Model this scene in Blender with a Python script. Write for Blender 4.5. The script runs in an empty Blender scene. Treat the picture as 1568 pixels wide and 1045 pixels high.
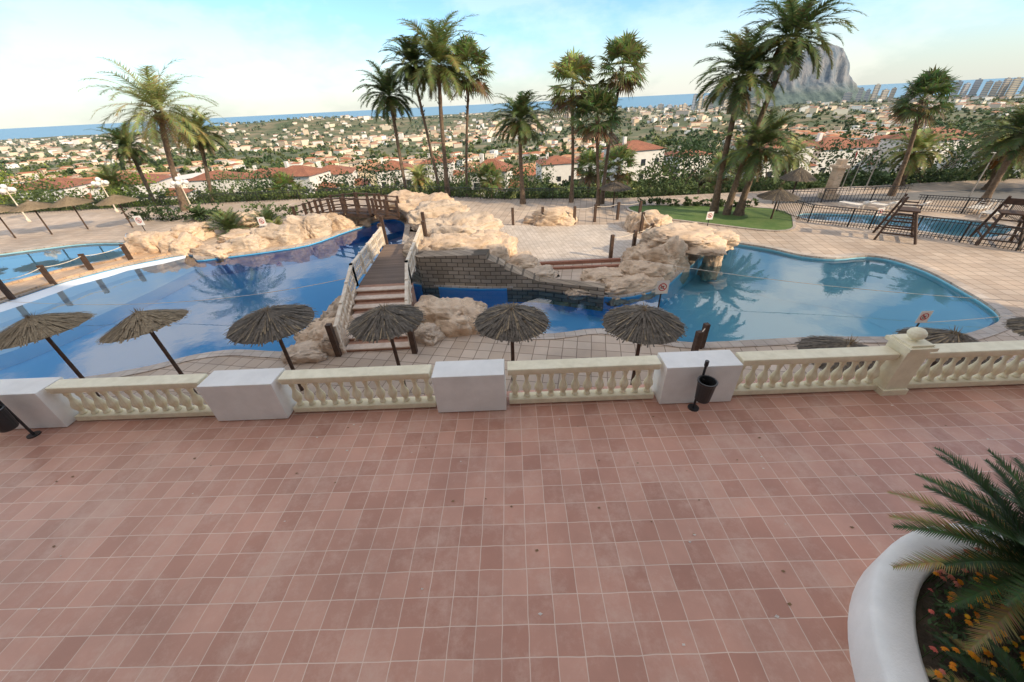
import bpy, bmesh, math, random
import numpy as np
from mathutils import Vector, Matrix, noise
from mathutils.geometry import tessellate_polygon
random.seed(7); rng=np.random.default_rng(7)
SC=bpy.context.scene
D=-2.4; WZ=-2.53

# ---------------------------------------------------------------- materials
def newmat(name):
    m=bpy.data.materials.new(name); m.use_nodes=True
    nt=m.node_tree; b=nt.nodes['Principled BSDF']
    return m,nt,b
def N(nt,t,**k):
    n=nt.nodes.new(t)
    for a,v in k.items():
        if a in n.inputs: n.inputs[a].default_value=v
        else: setattr(n,a,v)
    return n
def c4(c): return (c[0],c[1],c[2],1)
def pm(name,c1,c2=None,scale=3,rough=.7,bump=.2,bscale=None,dist=.02,metal=0,lo=.35,hi=.65):
    m,nt,b=newmat(name)
    if c2 is None: c2=tuple(x*.75 for x in c1)
    tc=N(nt,'ShaderNodeTexCoord')
    n=N(nt,'ShaderNodeTexNoise'); n.inputs['Scale'].default_value=scale; n.inputs['Detail'].default_value=7; n.inputs['Roughness'].default_value=.6
    nt.links.new(tc.outputs['Object'],n.inputs['Vector'])
    r=N(nt,'ShaderNodeValToRGB'); r.color_ramp.elements[0].position=lo; r.color_ramp.elements[1].position=hi
    r.color_ramp.elements[0].color=c4(c1); r.color_ramp.elements[1].color=c4(c2)
    nt.links.new(n.outputs['Fac'],r.inputs['Fac']); nt.links.new(r.outputs['Color'],b.inputs['Base Color'])
    b.inputs['Roughness'].default_value=rough; b.inputs['Metallic'].default_value=metal
    if bump:
        n2=N(nt,'ShaderNodeTexNoise'); n2.inputs['Scale'].default_value=bscale or scale*4; n2.inputs['Detail'].default_value=8
        nt.links.new(tc.outputs['Object'],n2.inputs['Vector'])
        bp=N(nt,'ShaderNodeBump'); bp.inputs['Strength'].default_value=bump; bp.inputs['Distance'].default_value=dist
        nt.links.new(n2.outputs['Fac'],bp.inputs['Height']); nt.links.new(bp.outputs['Normal'],b.inputs['Normal'])
    return m
def rockmat(name,c1,c2,c3):
    m,nt,b=newmat(name); tc=N(nt,'ShaderNodeTexCoord')
    n=N(nt,'ShaderNodeTexNoise'); n.inputs['Scale'].default_value=.9; n.inputs['Detail'].default_value=9; n.inputs['Roughness'].default_value=.6; nt.links.new(tc.outputs['Object'],n.inputs['Vector'])
    r=N(nt,'ShaderNodeValToRGB'); r.color_ramp.elements[0].position=.34; r.color_ramp.elements[1].position=.62; r.color_ramp.elements[0].color=c4(c3); r.color_ramp.elements[1].color=c4(c1)
    e=r.color_ramp.elements.new(.46); e.color=c4(c2); nt.links.new(n.outputs['Fac'],r.inputs['Fac'])
    mp=N(nt,'ShaderNodeMapping'); mp.inputs['Scale'].default_value=(1.2,1.2,3.2); mp.inputs['Rotation'].default_value=(.25,.15,0); nt.links.new(tc.outputs['Object'],mp.inputs['Vector'])
    n2=N(nt,'ShaderNodeTexNoise'); n2.inputs['Scale'].default_value=2.2; n2.inputs['Detail'].default_value=10; n2.inputs['Roughness'].default_value=.62; n2.inputs['Distortion'].default_value=.5; nt.links.new(mp.outputs[0],n2.inputs['Vector'])
    mr=N(nt,'ShaderNodeMapRange'); mr.inputs['From Min'].default_value=.32; mr.inputs['From Max'].default_value=.46; mr.inputs['To Min'].default_value=.66; mr.inputs['To Max'].default_value=1.04; nt.links.new(n2.outputs['Fac'],mr.inputs['Value'])
    mx=N(nt,'ShaderNodeMix',data_type='RGBA',blend_type='MULTIPLY'); mx.inputs[0].default_value=1; nt.links.new(r.outputs[0],mx.inputs[6]); nt.links.new(mr.outputs[0],mx.inputs[7]); nt.links.new(mx.outputs[2],b.inputs['Base Color'])
    b.inputs['Roughness'].default_value=.92
    bp=N(nt,'ShaderNodeBump'); bp.inputs['Strength'].default_value=.9; bp.inputs['Distance'].default_value=.10; nt.links.new(n2.outputs['Fac'],bp.inputs['Height']); nt.links.new(bp.outputs['Normal'],b.inputs['Normal'])
    return m
def tilemat(name,ca,cb,grout,size,rowh=None,mortar=.006,rough=.5,offset=0,rot=0,stain=(.6,1.1),stscale=.6,vertical=False,bump=.3,dirt=None,spec=.5):
    m,nt,b=newmat(name)
    tc=N(nt,'ShaderNodeTexCoord'); vec=tc.outputs['Object']
    if vertical:
        s=N(nt,'ShaderNodeSeparateXYZ'); nt.links.new(vec,s.inputs[0])
        ad=N(nt,'ShaderNodeMath',operation='ADD'); nt.links.new(s.outputs[0],ad.inputs[0]); nt.links.new(s.outputs[1],ad.inputs[1])
        cb2=N(nt,'ShaderNodeCombineXYZ'); nt.links.new(ad.outputs[0],cb2.inputs[0]); nt.links.new(s.outputs[2],cb2.inputs[1]); vec=cb2.outputs[0]
    mp=N(nt,'ShaderNodeMapping'); mp.inputs['Rotation'].default_value=(0,0,rot); nt.links.new(vec,mp.inputs['Vector'])
    wn=N(nt,'ShaderNodeTexNoise'); wn.inputs['Scale'].default_value=2.5; nt.links.new(mp.outputs[0],wn.inputs['Vector'])
    wv=N(nt,'ShaderNodeVectorMath',operation='MULTIPLY_ADD'); wv.inputs[1].default_value=(.025,.025,0)
    nt.links.new(wn.outputs['Color'],wv.inputs[0]); nt.links.new(mp.outputs[0],wv.inputs[2])
    br=N(nt,'ShaderNodeTexBrick'); br.offset=offset; br.squash=1
    br.inputs['Scale'].default_value=1; br.inputs['Brick Width'].default_value=size; br.inputs['Row Height'].default_value=rowh or size
    br.inputs['Mortar Size'].default_value=mortar; br.inputs['Mortar Smooth'].default_value=.3
    br.inputs['Color1'].default_value=c4(ca); br.inputs['Color2'].default_value=c4(cb); br.inputs['Mortar'].default_value=c4(grout)
    nt.links.new(wv.outputs[0],br.inputs['Vector'])
    n=N(nt,'ShaderNodeTexNoise'); n.inputs['Scale'].default_value=stscale; n.inputs['Detail'].default_value=9; n.inputs['Roughness'].default_value=.62
    nt.links.new(tc.outputs['Object'],n.inputs['Vector'])
    mr=N(nt,'ShaderNodeMapRange'); mr.inputs['From Min'].default_value=.3; mr.inputs['From Max'].default_value=.7
    mr.inputs['To Min'].default_value=stain[0]; mr.inputs['To Max'].default_value=stain[1]
    nt.links.new(n.outputs['Fac'],mr.inputs['Value'])
    mx=N(nt,'ShaderNodeMix',data_type='RGBA',blend_type='MULTIPLY'); mx.inputs[0].default_value=1
    nt.links.new(br.outputs['Color'],mx.inputs[6]); nt.links.new(mr.outputs[0],mx.inputs[7])
    out=mx.outputs[2]
    if dirt:
        n3=N(nt,'ShaderNodeTexNoise'); n3.inputs['Scale'].default_value=1.3; n3.inputs['Detail'].default_value=11; n3.inputs['Roughness'].default_value=.8
        nt.links.new(mp.outputs[0],n3.inputs['Vector'])
        m3=N(nt,'ShaderNodeMapRange'); m3.inputs['From Min'].default_value=.48; m3.inputs['From Max'].default_value=.70; m3.inputs['To Max'].default_value=.7
        nt.links.new(n3.outputs['Fac'],m3.inputs['Value'])
        mx2=N(nt,'ShaderNodeMix',data_type='RGBA'); mx2.inputs[7].default_value=c4(dirt)
        nt.links.new(m3.outputs[0],mx2.inputs[0]); nt.links.new(out,mx2.inputs[6]); out=mx2.outputs[2]
    nt.links.new(out,b.inputs['Base Color'])
    rr=N(nt,'ShaderNodeMapRange'); rr.inputs['To Min'].default_value=rough-.16; rr.inputs['To Max'].default_value=rough+.22
    nt.links.new(n.outputs['Fac'],rr.inputs['Value']); nt.links.new(rr.outputs[0],b.inputs['Roughness'])
    b.inputs['Specular IOR Level'].default_value=spec
    bp=N(nt,'ShaderNodeBump'); bp.inputs['Strength'].default_value=bump; bp.inputs['Distance'].default_value=.006; bp.invert=True
    n2=N(nt,'ShaderNodeTexNoise'); n2.inputs['Scale'].default_value=25; nt.links.new(tc.outputs['Object'],n2.inputs['Vector'])
    hm=N(nt,'ShaderNodeMath',operation='MULTIPLY_ADD'); hm.inputs[1].default_value=.35; nt.links.new(n2.outputs['Fac'],hm.inputs[0]); nt.links.new(br.outputs['Fac'],hm.inputs[2])
    nt.links.new(hm.outputs[0],bp.inputs['Height']); nt.links.new(bp.outputs['Normal'],b.inputs['Normal'])
    return m
def vcolmat(name,rough=.8,var=.25,scale=1.0,trans=0):
    m,nt,b=newmat(name)
    a=N(nt,'ShaderNodeVertexColor',layer_name='Col'); tc=N(nt,'ShaderNodeTexCoord')
    n=N(nt,'ShaderNodeTexNoise'); n.inputs['Scale'].default_value=scale; nt.links.new(tc.outputs['Object'],n.inputs['Vector'])
    mr=N(nt,'ShaderNodeMapRange'); mr.inputs['To Min'].default_value=1-var; mr.inputs['To Max'].default_value=1+var; nt.links.new(n.outputs['Fac'],mr.inputs['Value'])
    mx=N(nt,'ShaderNodeMix',data_type='RGBA',blend_type='MULTIPLY'); mx.inputs[0].default_value=1
    nt.links.new(a.outputs['Color'],mx.inputs[6]); nt.links.new(mr.outputs[0],mx.inputs[7]); nt.links.new(mx.outputs[2],b.inputs['Base Color'])
    b.inputs['Roughness'].default_value=rough; b.inputs['Specular IOR Level'].default_value=.3
    if trans:
        tr=N(nt,'ShaderNodeBsdfTranslucent'); nt.links.new(mx.outputs[2],tr.inputs['Color'])
        ms=N(nt,'ShaderNodeMixShader'); ms.inputs[0].default_value=trans
        nt.links.new(b.outputs[0],ms.inputs[1]); nt.links.new(tr.outputs[0],ms.inputs[2]); nt.links.new(ms.outputs[0],nt.nodes['Material Output'].inputs[0])
    return m

M={}
M['terrace']=tilemat('terracotta_tiles',(.65,.35,.255),(.48,.23,.16),(.76,.58,.47),.3,mortar=.0055,rough=.36,rot=math.radians(1.2),stain=(.78,1.14),stscale=.55,dirt=(.68,.46,.36))
M['deck']=tilemat('beige_paving',(.62,.50,.39),(.51,.39,.29),(.24,.17,.12),.5,mortar=.016,rough=.6,rot=math.radians(12),stain=(.70,1.12),stscale=.35)
M['plaza']=tilemat('plaza_paving',(.68,.60,.52),(.56,.48,.40),(.35,.27,.2),.25,mortar=.01,rough=.6,rot=math.radians(-8),stain=(.8,1.1),stscale=.5)
M['coping']=tilemat('pool_coping',(.62,.54,.46),(.52,.42,.34),(.3,.25,.2),.4,mortar=.012,rough=.5)
M['orange']=tilemat('terracotta_deck',(.66,.46,.29),(.58,.38,.23),(.35,.25,.18),.35,mortar=.012,rough=.6)
M['white']=pm('white_stucco',(.90,.88,.84),(.80,.78,.74),2,.85,.35,60,.01)
M['cream']=pm('cream_paint',(.90,.82,.61),(.77,.69,.49),5,.6,.2,40,.01)
def poolmat():
    m,nt,b=newmat('pool_blue_render'); tc=N(nt,'ShaderNodeTexCoord'); s=N(nt,'ShaderNodeSeparateXYZ'); nt.links.new(tc.outputs['Object'],s.inputs[0])
    mr=N(nt,'ShaderNodeMapRange',interpolation_type='SMOOTHSTEP'); mr.inputs['From Min'].default_value=4; mr.inputs['From Max'].default_value=10; nt.links.new(s.outputs[0],mr.inputs['Value'])
    n=N(nt,'ShaderNodeTexNoise'); n.inputs['Scale'].default_value=.4; nt.links.new(tc.outputs['Object'],n.inputs['Vector'])
    a=N(nt,'ShaderNodeMix',data_type='RGBA'); a.inputs[6].default_value=(.10,.50,.90,1); a.inputs[7].default_value=(.17,.60,.94,1); nt.links.new(n.outputs[0],a.inputs[0])
    c=N(nt,'ShaderNodeMix',data_type='RGBA'); c.inputs[7].default_value=(.42,.83,.96,1); nt.links.new(mr.outputs[0],c.inputs[0]); nt.links.new(a.outputs[2],c.inputs[6])
    nt.links.new(c.outputs[2],b.inputs['Base Color']); b.inputs['Roughness'].default_value=.6; return m
M['pool']=poolmat()
M['poollight']=pm('pool_light_render',(.44,.80,.93),(.52,.86,.95),.5,.6,.05)
M['poolwhite']=pm('white_pool_render',(.84,.88,.92),(.74,.84,.92),.6,.6,.05)
M['rock']=rockmat('sandstone_rock',(.74,.57,.41),(.63,.47,.33),(.46,.33,.225))
M['rockg']=rockmat('grey_rock',(.68,.55,.42),(.56,.44,.33),(.40,.31,.23))
M['wall']=tilemat('coursed_stone',(.50,.40,.30),(.31,.24,.17),(.14,.11,.08),.42,.2,mortar=.02,rough=.85,offset=.5,vertical=True,bump=1)
M['wood']=pm('dark_wood',(.10,.055,.035),(.05,.03,.02),6,.7,.3)
M['planks']=tilemat('plank_decking',(.24,.17,.13),(.17,.12,.09),(.03,.02,.02),4.0,.14,mortar=.01,rough=.7,rot=0)
M['palewood']=pm('weathered_wood',(.84,.75,.62),(.64,.52,.39),4,.7,.3)
M['black']=pm('black_metal',(.02,.02,.022),(.03,.03,.03),5,.4,.05)
M['steel']=pm('steel',(.6,.6,.6),(.5,.5,.5),5,.3,.02,metal=1)
M['dstraw']=pm('weathered_straw',(.20,.165,.13),(.10,.084,.066),14,.95,.6,60,.02)
M['straw']=pm('dry_straw',(.38,.29,.18),(.22,.165,.105),14,.95,.6,60,.02)
M['trunk']=pm('palm_bark',(.24,.17,.115),(.12,.085,.06),5,.95,1,14,.06)
M['bark']=pm('bark',(.14,.10,.07),(.08,.06,.04),6,.95,.8)
M['leaf']=vcolmat('leaf_foliage',.55,.3,2,.3)
M['far']=vcolmat('distant_foliage',.9,.3,.05)
M['town']=vcolmat('town_paint_hazed',.85,.12,.2)
M['roof']=tilemat('roof_tiles',(.48,.19,.10),(.38,.14,.08),(.16,.07,.04),.3,.25,mortar=.03,rough=.8)
M['villa']=pm('villa_render',(.82,.78,.72),(.74,.70,.64),1,.85,.1)
M['glass']=pm('dark_glass',(.03,.035,.04),(.05,.055,.06),1,.15,0)
M['globe']=pm('white_globe',(.85,.84,.8),(.8,.79,.76),3,.25,0)
M['red']=pm('red_paint',(.6,.03,.03),(.5,.03,.03),5,.5,0)
M['soil']=pm('soil',(.06,.045,.03),(.10,.075,.05),5,.95,.8,20,.05)
M['grass']=pm('grass',(.09,.17,.035),(.15,.22,.06),1.5,.9,.8,40,.05)
M['ground']=pm('dry_scrub_ground',(.085,.11,.045),(.25,.20,.12),.012,.95,0,lo=.44,hi=.64)
M['road']=pm('asphalt',(.22,.21,.20),(.17,.165,.16),1,.9,.2)
def mtnmat():
    m,nt,b=newmat('limestone_cliff_hazed'); tc=N(nt,'ShaderNodeTexCoord'); mp=N(nt,'ShaderNodeMapping'); mp.inputs['Scale'].default_value=(1,1,.45); nt.links.new(tc.outputs['Object'],mp.inputs['Vector'])
    n=N(nt,'ShaderNodeTexNoise'); n.inputs['Scale'].default_value=.014; n.inputs['Detail'].default_value=9; n.inputs['Roughness'].default_value=.65; nt.links.new(mp.outputs[0],n.inputs['Vector'])
    r=N(nt,'ShaderNodeValToRGB'); r.color_ramp.elements[0].position=.38; r.color_ramp.elements[1].position=.62; r.color_ramp.elements[0].color=(.12,.165,.21,1); r.color_ramp.elements[1].color=(.32,.31,.31,1); nt.links.new(n.outputs[0],r.inputs[0])  # cliff colours tinted blue-grey to stand in for air haze
    s=N(nt,'ShaderNodeSeparateXYZ'); nt.links.new(tc.outputs['Object'],s.inputs[0]); mr=N(nt,'ShaderNodeMapRange'); mr.inputs['From Min'].default_value=-40; mr.inputs['From Max'].default_value=40; nt.links.new(s.outputs[2],mr.inputs['Value'])
    mx=N(nt,'ShaderNodeMix',data_type='RGBA'); mx.inputs[6].default_value=(.12,.165,.15,1); nt.links.new(mr.outputs[0],mx.inputs[0]); nt.links.new(r.outputs[0],mx.inputs[7]); nt.links.new(mx.outputs[2],b.inputs['Base Color']); b.inputs['Roughness'].default_value=.95
    bp=N(nt,'ShaderNodeBump'); bp.inputs['Strength'].default_value=1; bp.inputs['Distance'].default_value=30; nt.links.new(n.outputs[0],bp.inputs['Height']); nt.links.new(bp.outputs[0],b.inputs['Normal']); return m
M['mtn']=mtnmat()
def seamat():
    m,nt,b=newmat('sea_water'); b.inputs['Base Color'].default_value=(.13,.30,.44,1); b.inputs['Roughness'].default_value=.5
    return m
M['sea']=seamat()
def watermat():
    m,nt,b=newmat('pool_water'); nt.nodes.remove(b)
    tc=N(nt,'ShaderNodeTexCoord')
    n=N(nt,'ShaderNodeTexNoise'); n.inputs['Scale'].default_value=1.1; n.inputs['Detail'].default_value=3; nt.links.new(tc.outputs['Object'],n.inputs['Vector'])
    bp=N(nt,'ShaderNodeBump'); bp.inputs['Strength'].default_value=.10; bp.inputs['Distance'].default_value=.05; nt.links.new(n.outputs['Fac'],bp.inputs['Height'])
    fr=N(nt,'ShaderNodeFresnel'); fr.inputs['IOR'].default_value=1.95; nt.links.new(bp.outputs[0],fr.inputs['Normal'])
    g=N(nt,'ShaderNodeBsdfGlossy'); g.inputs['Roughness'].default_value=.012; nt.links.new(bp.outputs[0],g.inputs['Normal'])
    t=N(nt,'ShaderNodeBsdfTransparent'); t.inputs['Color'].default_value=(.88,.98,1,1)
    ms=N(nt,'ShaderNodeMixShader'); nt.links.new(fr.outputs[0],ms.inputs[0]); nt.links.new(t.outputs[0],ms.inputs[1]); nt.links.new(g.outputs[0],ms.inputs[2])
    nt.links.new(ms.outputs[0],nt.nodes['Material Output'].inputs[0]); return m
M['water']=watermat()
def towermat():
    m,nt,b=newmat('tower_facade')
    a=N(nt,'ShaderNodeObjectInfo'); tc=N(nt,'ShaderNodeTexCoord'); s=N(nt,'ShaderNodeSeparateXYZ'); nt.links.new(tc.outputs['Object'],s.inputs[0])
    d=N(nt,'ShaderNodeMath',operation='DIVIDE'); d.inputs[1].default_value=9; nt.links.new(s.outputs[2],d.inputs[0])
    f=N(nt,'ShaderNodeMath',operation='FRACT'); nt.links.new(d.outputs[0],f.inputs[0])
    g=N(nt,'ShaderNodeMath',operation='GREATER_THAN'); g.inputs[1].default_value=.62; nt.links.new(f.outputs[0],g.inputs[0])
    r=N(nt,'ShaderNodeValToRGB'); r.color_ramp.elements[0].color=(.70,.57,.40,1); r.color_ramp.elements[1].color=(.46,.48,.52,1); nt.links.new(a.outputs['Random'],r.inputs[0])
    mx=N(nt,'ShaderNodeMix',data_type='RGBA'); mx.inputs[7].default_value=(.22,.26,.32,1); nt.links.new(g.outputs[0],mx.inputs[0]); nt.links.new(r.outputs[0],mx.inputs[6])
    nt.links.new(mx.outputs[2],b.inputs['Base Color']); b.inputs['Roughness'].default_value=.8; return m
M['tower']=towermat()

# ---------------------------------------------------------------- mesh helpers
def mkobj(name,verts,faces,mats,parent=None,smooth=False,midx=None,cols=None,loc=None):
    me=bpy.data.meshes.new(name); me.from_pydata([tuple(v) for v in verts],[],[tuple(int(i) for i in f) for f in faces])
    for m in (mats if isinstance(mats,list) else [mats]): me.materials.append(m)
    if midx is not None: me.polygons.foreach_set('material_index',midx)
    if smooth: me.polygons.foreach_set('use_smooth',[True]*len(me.polygons))
    if cols is not None:
        ca=me.color_attributes.new(name='Col',type='FLOAT_COLOR',domain='CORNER')
        arr=[]
        for f,c in zip(faces,cols): arr.extend((c[0],c[1],c[2],1.0)*len(f))
        ca.data.foreach_set('color',arr)
    me.update()
    ob=bpy.data.objects.new(name,me); SC.collection.objects.link(ob)
    if parent: ob.parent=parent
    if loc: ob.location=loc
    return ob
def empty(name,loc=(0,0,0),rz=0):
    e=bpy.data.objects.new(name,None); e.location=loc; e.rotation_euler=(0,0,rz); e.empty_display_size=.3
    SC.collection.objects.link(e); return e
class MB:
    def __init__(s): s.v=[]; s.f=[]; s.m=[]; s.c=[]
    def add(s,v,f,mi=0,c=(1,1,1)):
        o=len(s.v); s.v.extend(v); s.f.extend([tuple(i+o for i in q) for q in f]); s.m.extend([mi]*len(f)); s.c.extend([c]*len(f))
    def box(s,x0,y0,z0,x1,y1,z1,rz=0,mi=0,c=(1,1,1),piv=None):
        v=[(x,y,z) for z in (z0,z1) for x,y in ((x0,y0),(x1,y0),(x1,y1),(x0,y1))]
        if rz:
            px,py=piv or ((x0+x1)/2,(y0+y1)/2); ca,sa=math.cos(rz),math.sin(rz)
            v=[(px+(x-px)*ca-(y-py)*sa,py+(x-px)*sa+(y-py)*ca,z) for x,y,z in v]
        s.add(v,[(0,3,2,1),(4,5,6,7),(0,1,5,4),(1,2,6,5),(2,3,7,6),(3,0,4,7)],mi,c)
    def cyl(s,p0,p1,r0,r1=None,n=8,mi=0,c=(1,1,1),cap=True):
        r1=r0 if r1 is None else r1
        p0=Vector(p0);p1=Vector(p1);d=(p1-p0)
        if d.length<1e-6: return
        q=d.to_track_quat('Z','Y'); v=[]
        for p,r in((p0,r0),(p1,r1)):
            for i in range(n):
                a=2*math.pi*i/n; v.append(tuple(p+q@Vector((r*math.cos(a),r*math.sin(a),0))))
        f=[(i,(i+1)%n,n+(i+1)%n,n+i) for i in range(n)]
        if cap: f+=[tuple(range(n-1,-1,-1)),tuple(range(n,2*n))]
        s.add(v,f,mi,c)
    def bar(s,p0,p1,w,h,mi=0,c=(1,1,1)):
        p0=Vector(p0);p1=Vector(p1);d=(p1-p0).normalized(); up=Vector((0,0,1))
        if abs(d.z)>.95: up=Vector((0,1,0))
        sd=d.cross(up).normalized(); u=sd.cross(d).normalized()
        v=[tuple(p+sd*a*w/2+u*b*h/2) for p in(p0,p1) for a,b in((-1,-1),(1,-1),(1,1),(-1,1))]
        s.add(v,[(0,3,2,1),(4,5,6,7),(0,1,5,4),(1,2,6,5),(2,3,7,6),(3,0,4,7)],mi,c)
    def lathe(s,prof,x,y,z,n=12,mi=0):
        v=[];k=len(prof)
        for zz,r in prof:
            for i in range(n):
                a=2*math.pi*i/n; v.append((x+r*math.cos(a),y+r*math.sin(a),z+zz))
        f=[(j*n+i,j*n+(i+1)%n,(j+1)*n+(i+1)%n,(j+1)*n+i) for j in range(k-1) for i in range(n)]
        f+=[tuple(range(n-1,-1,-1)),tuple(range((k-1)*n,k*n))]
        s.add(v,f,mi)
    def obj(s,name,mats,parent=None,smooth=False,col=False,loc=None):
        return mkobj(name,s.v,s.f,mats,parent,smooth,s.m,s.c if col else None,loc)
def bevel(ob,w=.02,seg=2):
    b=ob.modifiers.new('bevel','BEVEL'); b.width=w; b.segments=seg; b.limit_method='ANGLE'
def smoothpoly(p,k=3):
    out=[];n=len(p)
    for i in range(n):
        a,b,c,d=[Vector(p[(i+j-1)%n]) for j in range(4)]
        for s in range(k):
            t=s/k
            q=.5*((2*b)+(c-a)*t+(2*a-5*b+4*c-d)*t*t+(3*b-a-3*c+d)*t**3)
            out.append((q.x,q.y))
    return out
def polyobj(name,outer,z,mat,holes=[],parent=None):
    loops=[[Vector((x,y,z)) for x,y in l] for l in [outer]+holes]
    flat=[v for l in loops for v in l]
    tris=tessellate_polygon(loops)
    fs=[]
    for t in tris:
        a,b,c=[flat[i] for i in t]
        if (b-a).cross(c-a).z<0: t=(t[0],t[2],t[1])
        fs.append(t)
    return mkobj(name,flat,fs,mat,parent)
def area(p): return sum(p[i][0]*p[(i+1)%len(p)][1]-p[(i+1)%len(p)][0]*p[i][1] for i in range(len(p)))/2
def offset(p,d):
    n=len(p); s=1 if area(p)>0 else -1; out=[]
    for i in range(n):
        a=Vector(p[i-1]);b=Vector(p[i]);c=Vector(p[(i+1)%n])
        t=(c-a).normalized(); out.append((b.x+s*t.y*d,b.y-s*t.x*d))
    return out
def strip(name,pa,za,pb,zb,mat,parent=None,closed=True):
    n=len(pa); v=[(x,y,za) for x,y in pa]+[(x,y,zb) for x,y in pb]
    f=[(i,(i+1)%n,n+(i+1)%n,n+i) for i in range(n if closed else n-1)]
    return mkobj(name,v,f,mat,parent)

# ---------------------------------------------------------------- terrain
def edgeY(x): return float(np.interp(x,[-75,-25,-10,0,10,62],[40.5,40.5,40,35.5,33.5,33.5]))
def sm(t): t=min(1,max(0,t)); return t*t*(3-2*t)
def coastY(az): return float(np.interp(az,[-1.6,-1.156,-.7,0,.2,.35,.66,.84,1.04,1.22,1.7],[4300,4600,5200,6200,6000,3900,3500,3400,3150,2750,2500]))
def T(x,y):
    e=max(y-edgeY(x),x-62,-x-75)
    z=float(np.interp(e,[0,8,60,160,360,760,1460,2960,6500],[-6,-7,-14,-29,-52,-73,-87,-93,-97]))
    if e>0:
        z+=noise.fractal(Vector((x/380,y/380,1.3)),1,2,4)*9*sm(e/350)*(1 if z<-20 else .5)
        z+=68*math.exp(-((x+1150)/900)**2-((y-2500)/520)**2)+30*math.exp(-((x-150)/900)**2-((y-3600)/600)**2)+26*math.exp(-((x-900)/420)**2-((y-1500)/300)**2)
    if y>10:
        yc=coastY(x/y)
        if y>yc-120: z=z+( -106-z)*sm((y-yc+120)/140)
    return z
ths=[math.radians(a) for a in list(np.arange(-78,78.1,.6))+list(range(82,282,5))]
rs=[1]+list(np.geomspace(20,9000,120))
V=[];F=[]
for r in rs:
    for t in ths:
        x,y=r*math.sin(t),r*math.cos(t); V.append((x,y,T(x,y)))
n=len(ths)
for j in range(len(rs)-1):
    for i in range(n):
        a=j*n+i;b=j*n+(i+1)%n; F.append((a,b,b+n,a+n))
mkobj('ground_terrain',V,F,M['ground'],smooth=True)
V=[(120000*math.cos(a),120000*math.sin(a),-100) for a in np.linspace(0,2*math.pi,96,endpoint=False)]
mkobj('sea',V,[tuple(range(96))],M['sea'])

# ---------------------------------------------------------------- pool deck
W=[(-27,9.6),(-18.7,10.1),(-14.9,10.5),(-13,11),(-11.8,11.6),(-10.4,11.8),(-8.6,11.5),(-7.5,11.5),(-7.3,13),(-6.4,14),(-2.9,14.2),(-1.5,14),(-1.0,12.4),(-.1,12.0),(1.6,11.8),(3.4,12.0),(5.1,11.2),(6.3,10.75),(8.4,10.7),(10.6,10.7),(12.8,10.5),(14.9,10.3),(16.6,10.7),(17.9,11.3),(18.6,12.3),(19.1,13.9),(19.5,15.7),(19.3,17.2),(18.5,17.9),(16.8,17.8),(15.5,18.4),(14.6,19.7),(13.4,20.8),(12.7,21.6),(11.4,20.9),(10.3,18.9),(8.5,17),(7.2,15.6),(5.8,14.9),(4.9,14.7),(4.2,14.9),(1.5,16.1),(-1.4,16.4),(-4.2,17.1),(-5.6,18.3),(-6.3,21),(-7,25),(-7.8,29),(-9.4,30.6),(-10.8,29),(-12.0,27.2),(-13.4,24.8),(-15.9,23.7),(-18.1,23.1),(-19.5,22.8),(-20.9,24.0),(-23.6,22.3),(-25.1,20.2),(-25.8,17.5),(-26.3,15.8),(-27.3,13)]
W=smoothpoly(W,3)
K=smoothpoly([(-38,25.1),(-35.8,26.3),(-33.9,27.1),(-31.3,27.9),(-27.4,27.3),(-25.3,25.4),(-25.5,23.4),(-27.3,22.1),(-28.6,19.7),(-29.3,17.5),(-34,16),(-38.5,19)],3)
P2=smoothpoly([(19.9,25.0),(21.8,23.6),(22.9,22.8),(24.1,21.6),(25.4,19.9),(27.1,19.6),(29.6,21.0),(29.2,22.6),(26.6,24.2),(23.5,25.6),(21,26.3)],3)
outer=[(-75,5.86),(62,5.86),(62,33.5),(30,33.5),(10,33.5),(0,35.5),(-10,40),(-25,40.5),(-75,40.5)]
deck=polyobj('pool_deck',outer,D,M['deck'],[W,K,P2])
strip('retaining_wall',[(p[0],p[1]) for p in outer],D-.001,outer,-9,M['villa'])
def pool(P,depth,mat,pname,wl=WZ):
    e=empty(pname)
    strip('basin_wall',P,D,P,D-depth,mat,e)
    polyobj('basin_floor',P,D-depth,mat,[],e)
    strip('coping_top',offset(P,-.03),D+.03,offset(P,.36),D+.03,M['coping'],e)
    strip('coping_lip',offset(P,-.03),D+.03,offset(P,-.03),D-.06,M['coping'],e)
    strip('coping_edge',offset(P,.36),D+.03,offset(P,.36),D-.002,M['coping'],e)
    polyobj('water_surface',P,wl,M['water'],[],e)
    return e
pool(W,1.15,M['pool'],'swimming_pool')
pool(K,.5,M['poollight'],'childrens_pool')
pool(P2,.8,M['poollight'],'swimming_pool')
A=[(-20.95,23.9),(-23.5,22.2),(-25.0,20.1),(-25.7,17.5),(-26.2,15.8),(-27.1,13),(-26.9,9.8)]
Bm=[(-20.5,23.0),(-22.2,21.0),(-23.0,18.9),(-23.3,16.6),(-23.8,15.2),(-24.4,12.9),(-24.4,10.0)]
B2=[(-19.6,22.6),(-19.8,19.5),(-20.2,16.8),(-20.8,14.6),(-21.2,13.5),(-22.1,12.4),(-22.4,10.2)]
vv=[(x,y,-2.46) for x,y in A]+[(x,y,-2.62) for x,y in Bm]+[(x,y,-2.78) for x,y in Bm]+[(x,y,-2.95) for x,y in B2]+[(x,y,-3.54) for x,y in B2]
ff=[]
for k in range(4):
    for i in range(6): ff.append((k*7+i,k*7+i+1,(k+1)*7+i+1,(k+1)*7+i))
mkobj('pool_entry_steps',vv,ff,M['poolwhite'])
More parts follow.
